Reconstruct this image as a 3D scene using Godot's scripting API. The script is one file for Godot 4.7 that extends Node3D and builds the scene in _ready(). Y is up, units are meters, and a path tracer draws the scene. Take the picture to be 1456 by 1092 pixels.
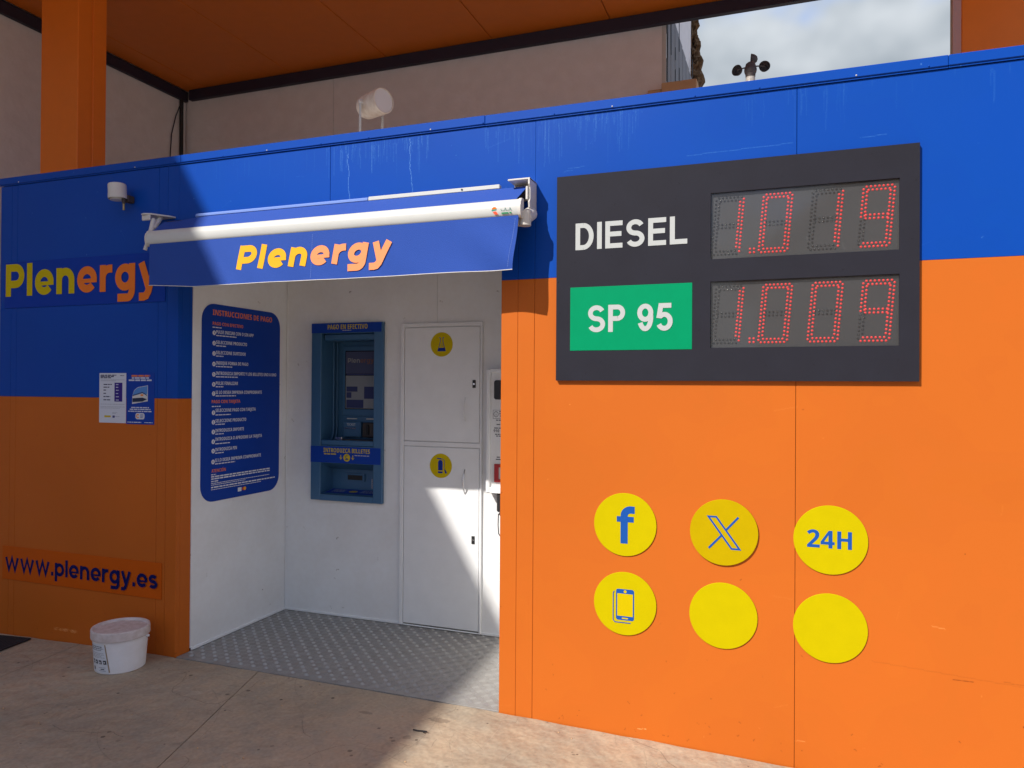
extends Node3D

const BLUE := Color(0.004, 0.062, 0.375)
const ORANGE := Color(0.545, 0.130, 0.017)
const SUN_DIR := Vector3(0.57, -1.02, -1.0)

var M := {}
var rng := RandomNumberGenerator.new()
var fonts := {}
var glyphs := {}


# ------------------------------------------------------------------ mesh builder
class MB:
	var v := PackedVector3Array()
	var n := PackedVector3Array()
	var c := PackedColorArray()
	var xf := Transform3D()
	var col := Color(1, 1, 1)
	var warp: Callable
	var layer := 0.0

	func tri(a: Vector3, b: Vector3, d: Vector3, na: Vector3, nb: Vector3, nd: Vector3) -> void:
		a = xf * a; b = xf * b; d = xf * d
		na = (xf.basis * na).normalized(); nb = (xf.basis * nb).normalized(); nd = (xf.basis * nd).normalized()
		var k := (b - a).cross(d - a)
		if k.length_squared() < 1e-18:
			return
		if k.dot(na + nb + nd) > 0.0:
			v.append_array([a, d, b]); n.append_array([na, nd, nb])
		else:
			v.append_array([a, b, d]); n.append_array([na, nb, nd])
		c.append_array([col, col, col])

	func quad(a: Vector3, b: Vector3, d: Vector3, e: Vector3, m: Vector3) -> void:
		tri(a, b, d, m, m, m)
		tri(a, d, e, m, m, m)

	func quad4(a: Vector3, b: Vector3, d: Vector3, e: Vector3, na: Vector3, nb: Vector3, nd: Vector3, ne: Vector3) -> void:
		tri(a, b, d, na, nb, nd)
		tri(a, d, e, na, nd, ne)

	# a box with chamfered edges
	func box(at: Vector3, size: Vector3, bev := 0.002) -> void:
		var h := size * 0.5
		var b: float = minf(bev, minf(h.x, minf(h.y, h.z)) * 0.9)
		for ax in 3:
			var u := (ax + 1) % 3
			var w := (ax + 2) % 3
			for s in [-1.0, 1.0]:
				var m := Vector3(); m[ax] = s
				var p := []
				for q in [[-1, -1], [1, -1], [1, 1], [-1, 1]]:
					var k := Vector3(); k[ax] = s * h[ax]; k[u] = q[0] * (h[u] - b); k[w] = q[1] * (h[w] - b)
					p.append(at + k)
				quad(p[0], p[1], p[2], p[3], m)
		if b <= 0.0:
			return
		for ax in 3:
			var u := (ax + 1) % 3
			var w := (ax + 2) % 3
			for su in [-1.0, 1.0]:
				for sw in [-1.0, 1.0]:
					var m := Vector3(); m[u] = su; m[w] = sw
					var p := []
					for q in [[-1, 0], [1, 0], [1, 1], [-1, 1]]:
						var k := Vector3(); k[ax] = q[0] * (h[ax] - b)
						k[u] = su * (h[u] - (b if q[1] else 0.0)); k[w] = sw * (h[w] - (0.0 if q[1] else b))
						p.append(at + k)
					quad(p[0], p[1], p[2], p[3], m.normalized())
		for sx in [-1.0, 1.0]:
			for sy in [-1.0, 1.0]:
				for sz in [-1.0, 1.0]:
					var m := Vector3(sx, sy, sz)
					var k := m * h
					tri(at + k - Vector3(0, sy * b, sz * b), at + k - Vector3(sx * b, 0, sz * b), at + k - Vector3(sx * b, sy * b, 0), m, m, m)

	func span(a: Vector3, b: Vector3, bev := 0.002) -> void:
		box((a + b) * 0.5, (b - a).abs(), bev)

	# polygon in XY pushed out along Z from z0 to z1 (flat back left off where hidden is true)
	func prism(poly: PackedVector2Array, z0: float, z1: float, smooth := false, back := true) -> void:
		var ids := Geometry2D.triangulate_polygon(poly)
		for i in range(0, ids.size(), 3):
			var a := poly[ids[i]]; var b := poly[ids[i + 1]]; var d := poly[ids[i + 2]]
			tri(Vector3(a.x, a.y, z1), Vector3(b.x, b.y, z1), Vector3(d.x, d.y, z1), Vector3.BACK, Vector3.BACK, Vector3.BACK)
			if back:
				tri(Vector3(a.x, a.y, z0), Vector3(b.x, b.y, z0), Vector3(d.x, d.y, z0), Vector3.FORWARD, Vector3.FORWARD, Vector3.FORWARD)
		var turn := -1.0 if Geometry2D.is_polygon_clockwise(poly) else 1.0
		var m := []
		for i in poly.size():
			var e := poly[(i + 1) % poly.size()] - poly[i]
			m.append(Vector3(e.y, -e.x, 0).normalized() * turn)
		for i in poly.size():
			var j := (i + 1) % poly.size()
			var na: Vector3 = m[i]
			var nb: Vector3 = m[i]
			if smooth:
				na = (m[i] + m[(i + poly.size() - 1) % poly.size()]).normalized()
				nb = (m[i] + m[j]).normalized()
			quad4(Vector3(poly[i].x, poly[i].y, z0), Vector3(poly[j].x, poly[j].y, z0), Vector3(poly[j].x, poly[j].y, z1), Vector3(poly[i].x, poly[i].y, z1), na, nb, nb, na)

	# profile of (radius, height) turned about Y
	func lathe(prof: PackedVector2Array, seg := 24) -> void:
		for i in prof.size() - 1:
			var p := prof[i]; var q := prof[i + 1]
			var d := (q - p).normalized()
			for k in seg:
				var a0 := TAU * k / seg; var a1 := TAU * (k + 1) / seg
				var c0 := Vector3(cos(a0), 0, sin(a0)); var c1 := Vector3(cos(a1), 0, sin(a1))
				var m0 := c0 * d.y - Vector3.UP * d.x; var m1 := c1 * d.y - Vector3.UP * d.x
				if p.x < 1e-6:
					tri(Vector3.UP * p.y, c0 * q.x + Vector3.UP * q.y, c1 * q.x + Vector3.UP * q.y, m0, m0, m1)
				elif q.x < 1e-6:
					tri(c0 * p.x + Vector3.UP * p.y, c1 * p.x + Vector3.UP * p.y, Vector3.UP * q.y, m0, m1, m0)
				else:
					quad4(c0 * p.x + Vector3.UP * p.y, c1 * p.x + Vector3.UP * p.y, c1 * q.x + Vector3.UP * q.y, c0 * q.x + Vector3.UP * q.y, m0, m1, m1, m0)

	func tube(pts: PackedVector3Array, rad: float, seg := 10, ends := true) -> void:
		var rings := []
		for i in pts.size():
			var d := (pts[mini(i + 1, pts.size() - 1)] - pts[maxi(i - 1, 0)]).normalized()
			var side := d.cross(Vector3.UP if absf(d.y) < 0.9 else Vector3.RIGHT).normalized()
			var up := side.cross(d)
			var ring := []
			for k in seg:
				var a := TAU * k / seg
				ring.append(side * cos(a) + up * sin(a))
			rings.append(ring)
		for i in pts.size() - 1:
			for k in seg:
				var l := (k + 1) % seg
				quad4(pts[i] + rings[i][k] * rad, pts[i] + rings[i][l] * rad, pts[i + 1] + rings[i + 1][l] * rad, pts[i + 1] + rings[i + 1][k] * rad, rings[i][k], rings[i][l], rings[i + 1][l], rings[i + 1][k])
		if ends:
			for e in [0, pts.size() - 1]:
				var m: Vector3 = (pts[0] - pts[1]).normalized() if e == 0 else (pts[e] - pts[e - 1]).normalized()
				for k in seg:
					tri(pts[e], pts[e] + rings[e][k] * rad, pts[e] + rings[e][(k + 1) % seg] * rad, m, m, m)

	func cone(a: Vector3, b: Vector3, ra: float, rb: float, seg := 14) -> void:
		var keep := xf
		var y := (b - a).normalized()
		var x := y.cross(Vector3.FORWARD if absf(y.z) < 0.9 else Vector3.RIGHT).normalized()
		xf = keep * Transform3D(Basis(x, y, x.cross(y)), a)
		var l := (b - a).length()
		lathe(PackedVector2Array([Vector2(0, 0), Vector2(ra, 0), Vector2(rb, l), Vector2(0, l)]), seg)
		xf = keep

	func dome(at: Vector3, r: float, seg := 7, rings := 2) -> void:   # half ball that bulges to +Z
		for i in rings:
			var t0 := PI * 0.5 * i / rings; var t1 := PI * 0.5 * (i + 1) / rings
			for k in seg:
				var a0 := TAU * k / seg; var a1 := TAU * (k + 1) / seg
				var p := [Vector3(cos(a0) * cos(t0), sin(a0) * cos(t0), sin(t0)), Vector3(cos(a1) * cos(t0), sin(a1) * cos(t0), sin(t0)), Vector3(cos(a1) * cos(t1), sin(a1) * cos(t1), sin(t1)), Vector3(cos(a0) * cos(t1), sin(a0) * cos(t1), sin(t1))]
				quad4(at + p[0] * r, at + p[1] * r, at + p[2] * r, at + p[3] * r, p[0], p[1], p[2], p[3])

	# ------- flat print in XY; each new mark lies a hair above the last one
	func pt(p: Vector2) -> Vector3:
		return warp.call(p, layer) if warp.is_valid() else Vector3(p.x, p.y, layer)

	func flat(a: Vector2, b: Vector2, d: Vector2) -> void:
		tri(pt(a), pt(b), pt(d), Vector3.BACK, Vector3.BACK, Vector3.BACK)

	func poly(p: PackedVector2Array) -> void:
		var ids := Geometry2D.triangulate_polygon(p)
		for i in range(0, ids.size(), 3):
			flat(p[ids[i]], p[ids[i + 1]], p[ids[i + 2]])
		layer += 0.00025

	func rect(x0: float, y0: float, x1: float, y1: float) -> void:
		flat(Vector2(x0, y0), Vector2(x1, y0), Vector2(x1, y1))
		flat(Vector2(x0, y0), Vector2(x1, y1), Vector2(x0, y1))
		layer += 0.00025

	func disc(at: Vector2, r: float, seg := 28) -> void:
		for k in seg:
			flat(at, at + Vector2.from_angle(TAU * k / seg) * r, at + Vector2.from_angle(TAU * (k + 1) / seg) * r)
		layer += 0.00025

	func ribbon(p: PackedVector2Array, w: float, closed := false) -> void:
		if warp.is_valid() and not closed:     # on cloth the strokes bend with it
			var fine := PackedVector2Array([p[0]])
			for i in p.size() - 1:
				var steps := int(p[i].distance_to(p[i + 1]) / 0.012) + 1
				for k in steps: fine.append(p[i].lerp(p[i + 1], float(k + 1) / steps))
			p = fine
		var l := PackedVector2Array(); var r := PackedVector2Array()
		var m := p.size()
		for i in m:
			var a := p[(i - 1 + m) % m] if closed or i > 0 else p[i]
			var b := p[(i + 1) % m] if closed or i < m - 1 else p[i]
			var d0 := (p[i] - a).normalized(); var d1 := (b - p[i]).normalized()
			if d0 == Vector2.ZERO: d0 = d1
			if d1 == Vector2.ZERO: d1 = d0
			var t := (d0 + d1).normalized()
			var nn := Vector2(-t.y, t.x)
			var k: float = w * 0.5 / maxf(0.45, nn.dot(Vector2(-d0.y, d0.x)))
			l.append(p[i] + nn * k); r.append(p[i] - nn * k)
		for i in (m if closed else m - 1):
			var j := (i + 1) % m
			flat(l[i], r[i], r[j]); flat(l[i], r[j], l[j])
		layer += 0.00025

	func mesh(uv_fn = null) -> ArrayMesh:
		var a := []
		a.resize(Mesh.ARRAY_MAX)
		a[Mesh.ARRAY_VERTEX] = v; a[Mesh.ARRAY_NORMAL] = n; a[Mesh.ARRAY_COLOR] = c
		if uv_fn != null:
			var uv := PackedVector2Array()
			uv.resize(v.size())
			for i in v.size():
				uv[i] = uv_fn.call(v[i])
			a[Mesh.ARRAY_TEX_UV] = uv
		var m := ArrayMesh.new()
		m.add_surface_from_arrays(Mesh.PRIMITIVE_TRIANGLES, a)
		return m


# ------------------------------------------------------------------ scene helpers
func tag(o: Node, label: String, category := "", group := "") -> Node:
	o.set_meta("label", label)
	if category: o.set_meta("category", category)
	if group: o.set_meta("group", group)
	return o

func thing(called: String, label: String, category: String, at := Vector3.ZERO, turn := 0.0, group := "") -> Node3D:
	var o := Node3D.new()
	o.name = called
	add_child(o, true)
	o.position = at
	o.rotation.y = turn
	tag(o, label, category, group)
	return o

func part(called: String, b: MB, mat: Material, under: Node, uv_fn = null) -> MeshInstance3D:
	var o := MeshInstance3D.new()
	o.name = called
	o.mesh = b.mesh(uv_fn)
	o.material_override = mat
	under.add_child(o, true)
	return o

func stuff(o: Node) -> Node:
	o.set_meta("kind", "stuff")
	return o

func font_mesh(s: String, weight: int) -> Array:
	var key := s + str(weight)
	if not glyphs.has(key):
		if not fonts.has(weight):
			var f := SystemFont.new()
			f.font_names = PackedStringArray(["Droid Sans"])
			f.font_weight = weight
			fonts[weight] = f
		var t := TextMesh.new()
		t.font = fonts[weight]; t.text = s; t.font_size = 64; t.pixel_size = 1.0 / 64.0; t.depth = 0.0; t.curve_step = 3.0
		glyphs[key] = [t.surface_get_arrays(0)[Mesh.ARRAY_VERTEX], t.get_aabb()]
	return glyphs[key]

# words whose capitals are `cap` tall, from x0 to x1, standing on y
func words(b: MB, s: String, x0: float, x1: float, y: float, cap: float, weight := 700) -> void:
	var g := font_mesh(s, weight)
	var vs: PackedVector3Array = g[0]
	var ref: AABB = font_mesh("H", weight)[1]
	var lo := 1e9; var hi := -1e9; var base := 1e9
	for p in vs:
		lo = minf(lo, p.x); hi = maxf(hi, p.x)
	var box: AABB = g[1]
	var k: float = cap / 0.714
	base = -0.357 if absf(ref.size.y - 0.714) < 0.08 else ref.position.y
	# the line is centred on its own box: find where its baseline lies from the lowest flat capital
	var low := 1e9
	for p in vs: low = minf(low, p.y)
	var desc := 0.0
	for ch in s:
		if ch in ",;Q": desc = 0.15
	base = low + desc
	for i in range(0, vs.size(), 3):
		var q := []
		for j in 3:
			var p := vs[i + j]
			q.append(Vector2(lerpf(x0, x1, (p.x - lo) / (hi - lo)), y + (p.y - base) * k))
		b.flat(q[0], q[1], q[2])
	b.layer += 0.00025

func arc(cx: float, cy: float, rx: float, ry: float, a0: float, a1: float, k := 16) -> PackedVector2Array:
	var p := PackedVector2Array()
	for i in k + 1:
		var a := deg_to_rad(lerpf(a0, a1, float(i) / k))
		p.append(Vector2(cx + rx * cos(a), cy + ry * sin(a)))
	return p

# rounded heavy letters drawn as strokes; x-height 1. Returns [width, strokes, closed rings]
func letter(ch: String, w: float) -> Array:
	var h := w * 0.5
	match ch:
		"l": return [w, [PackedVector2Array([Vector2(h, 0), Vector2(h, 1.28)])], []]
		"P":
			var wd := 1.05
			var y2 := 0.42 + h * 0.4
			var r := (1.28 - h - y2) * 0.5
			var bowl := PackedVector2Array([Vector2(h, 1.28 - h)])
			bowl.append_array(arc(wd - h - r, y2 + r, r, r, 90, -90))
			bowl.append(Vector2(h, y2))
			return [wd, [PackedVector2Array([Vector2(h, 0), Vector2(h, 1.28)]), bowl], []]
		"e":
			var wd := 1.02
			return [wd, [arc(wd * 0.5, 0.5, wd * 0.5 - h, 0.5 - h, 2, 322, 26), PackedVector2Array([Vector2(h, 0.44), Vector2(wd - 0.004, 0.455)])], [], [1.0, 0.52]]
		"n":
			var wd := 0.96
			var a := arc(wd * 0.5, 0.52, wd * 0.5 - h, 0.48 - h, 180, 0)
			a.append(Vector2(wd - h, 0))
			return [wd, [PackedVector2Array([Vector2(h, 0), Vector2(h, 1)]), a], []]
		"r":
			var a := arc(h + 0.34, 0.5, 0.34, 0.5 - h, 180, 90)
			a.append(Vector2(0.63, 1.0 - h))
			return [0.63, [PackedVector2Array([Vector2(h, 0), Vector2(h, 1)]), a], []]
		"g", "p":
			var wd := 0.98
			var ring := arc(wd * 0.5, 0.5, wd * 0.5 - h, 0.5 - h, 0, 345, 23)
			if ch == "p":
				return [wd, [PackedVector2Array([Vector2(h, -0.40), Vector2(h, 1)])], [ring]]
			var tail := PackedVector2Array([Vector2(wd - h, 1.0), Vector2(wd - h, 0.05)])
			tail.append_array(arc(wd - h - 0.22, 0.05, 0.22, 0.45 - h, 0, -90, 8))
			tail.append(Vector2(0.12, -0.40 + h))
			return [wd, [tail], [ring]]
		"y":
			var wd := 1.0
			return [wd, [PackedVector2Array([Vector2(h * 1.05, 1), Vector2(wd * 0.52, 0.06)]), PackedVector2Array([Vector2(wd - h * 1.05, 1), Vector2(wd * 0.50, -0.06), Vector2(wd * 0.40, -0.30 + h * 0.6), Vector2(wd * 0.28, -0.40 + h), Vector2(0.05, -0.40 + h)])], []]
		"w":
			return [1.56, [PackedVector2Array([Vector2(h, 1), Vector2(0.44, 0.03), Vector2(0.78, 0.95), Vector2(1.12, 0.03), Vector2(1.56 - h, 1)])], []]
		"s":
			var wd := 0.82
			var ry := (0.5 - h) * 0.5
			var a := arc(wd * 0.5, 0.5 + ry, wd * 0.5 - h, ry, 28, 270, 14)
			a.append_array(arc(wd * 0.5, 0.5 - ry, wd * 0.5 - h, ry, 80, -152, 14))
			return [wd, [a], []]
		".": return [w * 1.15, [PackedVector2Array([Vector2(w * 0.57, 0), Vector2(w * 0.57, w * 1.15)])], []]
	return [0.4, [], []]

# plain grotesque capitals and figures; height 1
func grotesque(ch: String, w: float) -> Array:
	var h := w * 0.5
	match ch:
		"I": return [w, [PackedVector2Array([Vector2(h, 0), Vector2(h, 1)])], []]
		"L": return [0.62, [PackedVector2Array([Vector2(h, 1), Vector2(h, h), Vector2(0.62, h)])], []]
		"E": return [0.65, [PackedVector2Array([Vector2(0.65, 1 - h), Vector2(h, 1 - h), Vector2(h, h), Vector2(0.65, h)]), PackedVector2Array([Vector2(h, 0.52), Vector2(0.61, 0.52)])], []]
		"D":
			var p := PackedVector2Array([Vector2(0.30, h), Vector2(h, h), Vector2(h, 1 - h), Vector2(0.30, 1 - h)])
			var q := arc(0.30, 0.5, 0.40 - h, 0.5 - h, 90, -90, 18)
			return [0.70, [p, q], []]
		"P":
			var p := PackedVector2Array([Vector2(h, 0.40 + h), Vector2(0.36, 0.40 + h)])
			p.append_array(arc(0.36, 0.70, 0.29 - h, 0.30 - h, -90, 90, 14))
			p.append(Vector2(h, 1 - h))
			return [0.65, [PackedVector2Array([Vector2(h, 0), Vector2(h, 1)]), p], []]
		"S":
			var ry := (0.5 - h) * 0.5
			var a := arc(0.34, 0.5 + ry, 0.33 - h, ry, 22, 262, 16)
			a.append_array(arc(0.34, 0.5 - ry, 0.34 - h, ry, 78, -158, 16))
			return [0.68, [a], []]
		"9": return [0.60, [arc(0.30, 0.5, 0.30 - h, 0.5 - h, 22, -152, 22)], [arc(0.30, 0.67, 0.30 - h, 0.33 - h, 0, 345, 23)]]
		"5":
			var a := PackedVector2Array([Vector2(0.55, 1 - h), Vector2(0.16, 1 - h), Vector2(0.085, 0.46)])
			return [0.60, [a, arc(0.29, 0.34, 0.31 - h, 0.34 - h, 140, -155, 20)], []]
	return [0.22, [], []]

# a word in stroke letters from x0 to x1 with x-height xh; `first` letters take ca, the rest cb
func logo(b: MB, s: String, x0: float, x1: float, y: float, xh: float, w: float, ca: Color, cb: Color, first := 4, slant := 0.0, gap := 0.15, plain := false) -> void:
	var total := -gap
	for ch in s: total += (grotesque(ch, w) if plain else letter(ch, w))[0] + gap
	var kx := (x1 - x0 - slant * xh) / total
	var x := 0.0
	var i := 0
	for ch in s:
		var g := grotesque(ch, w) if plain else letter(ch, w)
		b.col = ca if i < first else cb
		var k := 0
		for set in [g[1], g[2]]:
			for st in set:
				var q := PackedVector2Array()
				for p in st:
					q.append(Vector2(x0 + (x + p.x) * kx + slant * p.y * xh, y + p.y * xh))
				var f: float = g[3][k] if g.size() > 3 else 1.0
				k += 1
				b.ribbon(q, w * (xh + kx) * 0.5 * f, set == g[2] and not g[2].is_empty())
		x += g[0] + gap
		i += 1

# print too small to read in the picture: a row of little bars
func scribble(b: MB, x0: float, x1: float, y: float, h: float) -> void:
	var x := x0
	while x < x1 - 0.002:
		var l: float = minf(rng.randf_range(2.0, 6.0) * h, x1 - x)
		b.rect(x, y, x + l, y + h)
		b.layer -= 0.00025
		x += l + h * 0.7
	b.layer += 0.00025

func round_rect(x0: float, y0: float, x1: float, y1: float, r: float, k := 6) -> PackedVector2Array:
	var p := PackedVector2Array()
	p.append_array(arc(x1 - r, y1 - r, r, r, 0, 90, k))
	p.append_array(arc(x0 + r, y1 - r, r, r, 90, 180, k))
	p.append_array(arc(x0 + r, y0 + r, r, r, 180, 270, k))
	p.append_array(arc(x1 - r, y0 + r, r, r, 270, 360, k))
	return p

func ground_y(x: float) -> float:
	if x > -1.4: return -0.0175 * (minf(x, 1.5) + 1.4)
	if x < -3.5: return -0.025 * (-3.5 - maxf(x, -6.0))
	return 0.0


# ------------------------------------------------------------------ textures and materials
func noise_bytes(w: int, h: int, freq: float, oct := 4, sd := 1) -> PackedByteArray:
	var f := FastNoiseLite.new()
	f.seed = sd; f.frequency = freq; f.fractal_octaves = oct; f.noise_type = FastNoiseLite.TYPE_SIMPLEX_SMOOTH
	var im := f.get_seamless_image(w, h, false, false, 0.15, true)
	im.convert(Image.FORMAT_L8)
	return im.get_data()

func wear_line(im: Image, a: Vector2, b: Vector2, colr: Color, strength: float, jitter := 0.0) -> void:
	var steps: int = maxi(1, int(a.distance_to(b)))
	var off := 0.0
	for i in steps + 1:
		var p := a.lerp(b, float(i) / steps)
		off = clampf(off + rng.randf_range(-jitter, jitter), -6, 6)
		var x := int(p.x + off); var y := int(p.y)
		if x >= 0 and y >= 0 and x < im.get_width() and y < im.get_height():
			im.set_pixel(x, y, im.get_pixel(x, y).lerp(colr, strength * rng.randf_range(0.4, 1.0)))

const FW := 2048
const FH := 846
func fx(x: float) -> float: return (x + 5.0) / 7.5 * FW
func fy(y: float) -> float: return (3.0 - y) / 3.1 * FH
func facade_uv(p: Vector3) -> Vector2: return Vector2((p.x + p.z * 0.5 + 5.0) / 7.5, (3.0 - p.y) / 3.1)

func facade_image(base: Color, blue: bool) -> ImageTexture:
	var s := base.linear_to_srgb()
	var sw := 512; var sh := 212
	var a := noise_bytes(sw, sh, 0.012, 4, 11 if blue else 12)
	var bt := PackedByteArray(); bt.resize(sw * sh * 3)
	for i in sw * sh:
		var k := 1.0 + (a[i] / 255.0 - 0.5) * 0.05
		bt[i * 3] = clampi(int(s.r * 255 * k), 0, 255); bt[i * 3 + 1] = clampi(int(s.g * 255 * k), 0, 255); bt[i * 3 + 2] = clampi(int(s.b * 255 * k), 0, 255)
	var im := Image.create_from_data(sw, sh, false, Image.FORMAT_RGB8, bt)
	im.resize(FW, FH, Image.INTERPOLATE_CUBIC)
	var pale := Color(0.80, 0.84, 0.92) if blue else Color(0.98, 0.72, 0.50)
	var dark := Color(0.02, 0.03, 0.12) if blue else Color(0.35, 0.14, 0.05)
	if blue:
		# lime runs under the coping
		for r in [[-2.35, -1.72, 110, 0.20], [-1.42, -0.62, 150, 0.16], [-0.2, 0.35, 40, 0.10], [-3.3, -2.4, 30, 0.10], [0.4, 2.4, 60, 0.12]]:
			for i in r[2]:
				var x: float = fx(rng.randf_range(r[0], r[1]))
				var y0: float = fy(rng.randf_range(2.88, 2.93))
				wear_line(im, Vector2(x, y0), Vector2(x + rng.randf_range(-1, 1), y0 + rng.randf_range(4, 70) * rng.randf()), pale, r[3] * rng.randf_range(0.2, 1.0), 0.1)
		for q in [[-2.211, 2.86, 2.60], [-1.837, 2.90, 2.62]]:
			wear_line(im, Vector2(fx(q[0]), fy(q[1])), Vector2(fx(q[0] + 0.02), fy(q[2])), pale, 0.5, 0.45)
		for q in [[0.299, 2.668, 0.397, 2.672], [-0.98, 2.66, -0.90, 2.664], [-0.42, 2.665, 0.03, 2.675], [-1.0, 2.648, -0.96, 2.65]]:
			wear_line(im, Vector2(fx(q[0]), fy(q[1])), Vector2(fx(q[2]), fy(q[3])), pale, 0.2)
	else:
		for q in [[0.568, 0.644, 0.616, 0.636, 1, 0.5], [0.644, 0.438, 0.715, 0.437, 0, 0.5], [0.349, 0.472, 0.888, 0.440, 0, 0.13], [-0.629, 0.030, -0.594, 0.033, 1, 0.9], [0.82, 0.45, 0.95, 0.448, 0, 0.25], [0.05, 0.09, 0.09, 0.094, 1, 0.5]]:
			wear_line(im, Vector2(fx(q[0]), fy(q[1])), Vector2(fx(q[2]), fy(q[3])), pale if q[4] else dark, q[5])
		for i in 60:      # pale scuff low on the left panel
			var x := rng.randf_range(-4.36, -4.17)
			wear_line(im, Vector2(fx(x), fy(0.045 + rng.randf() * 0.02)), Vector2(fx(x + 0.02), fy(0.045 + rng.randf() * 0.02)), pale, 0.35)
		for i in 90:      # splashed dirt along the foot of the wall
			var x := fx(rng.randf_range(-4.9, 2.4)); var y := fy(0.02 + 0.22 * rng.randf() ** 3)
			wear_line(im, Vector2(x, y), Vector2(x + rng.randf_range(-2, 2), y + rng.randf_range(0, 2)), dark, 0.5)
	for i in 150:
		var x := fx(rng.randf_range(-4.9, 2.4)); var y := rng.randf_range(0, FH)
		wear_line(im, Vector2(x, y), Vector2(x + rng.randf_range(-1.5, 1.5), y + rng.randf_range(0, 1.5)), pale if blue or rng.randf() < 0.3 else dark, rng.randf_range(0.15, 0.6))
	for i in 40:
		var x := fx(rng.randf_range(-4.9, 2.4)); var y := rng.randf_range(0, FH); var g := rng.randf_range(0, TAU)
		var l := rng.randf_range(8, 40)
		wear_line(im, Vector2(x, y), Vector2(x + cos(g) * l, y + sin(g) * l * 0.5), pale, rng.randf_range(0.04, 0.14))
	return ImageTexture.create_from_image(im)

# mottled near-white multiplier with fine grain
func grain(w: int, freq: float, amount: float, sd: int, warm := 0.0, specks := 0) -> ImageTexture:
	var a := noise_bytes(w, w, freq, 5, sd)
	var b := noise_bytes(w, w, freq * 9.0, 2, sd + 50)
	var bt := PackedByteArray(); bt.resize(w * w * 3)
	for i in w * w:
		var t := (a[i] / 255.0 * 0.7 + b[i] / 255.0 * 0.3)
		var k := 1.0 - amount * (1.0 - t)
		bt[i * 3] = int(255 * k); bt[i * 3 + 1] = int(255 * (1.0 - (1.0 - k) * (1.0 + warm))); bt[i * 3 + 2] = int(255 * maxf(0.0, 1.0 - (1.0 - k) * (1.0 + 2.0 * warm)))
	var im := Image.create_from_data(w, w, false, Image.FORMAT_RGB8, bt)
	for i in specks:
		var x := rng.randi_range(0, w - 1); var y := rng.randi_range(0, w - 1)
		wear_line(im, Vector2(x, y), Vector2(x + rng.randf_range(-3, 3), y + rng.randf_range(-3, 3)), Color(0.35, 0.30, 0.26), rng.randf_range(0.2, 0.8))
	return ImageTexture.create_from_image(im)

func normal_tex(w: int, freq: float, oct: int, sd: int, strength: float) -> ImageTexture:
	var im := Image.create_from_data(w, w, false, Image.FORMAT_L8, noise_bytes(w, w, freq, oct, sd))
	im.convert(Image.FORMAT_RGBA8)
	im.bump_map_to_normal_map(strength)
	return ImageTexture.create_from_image(im)

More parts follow.
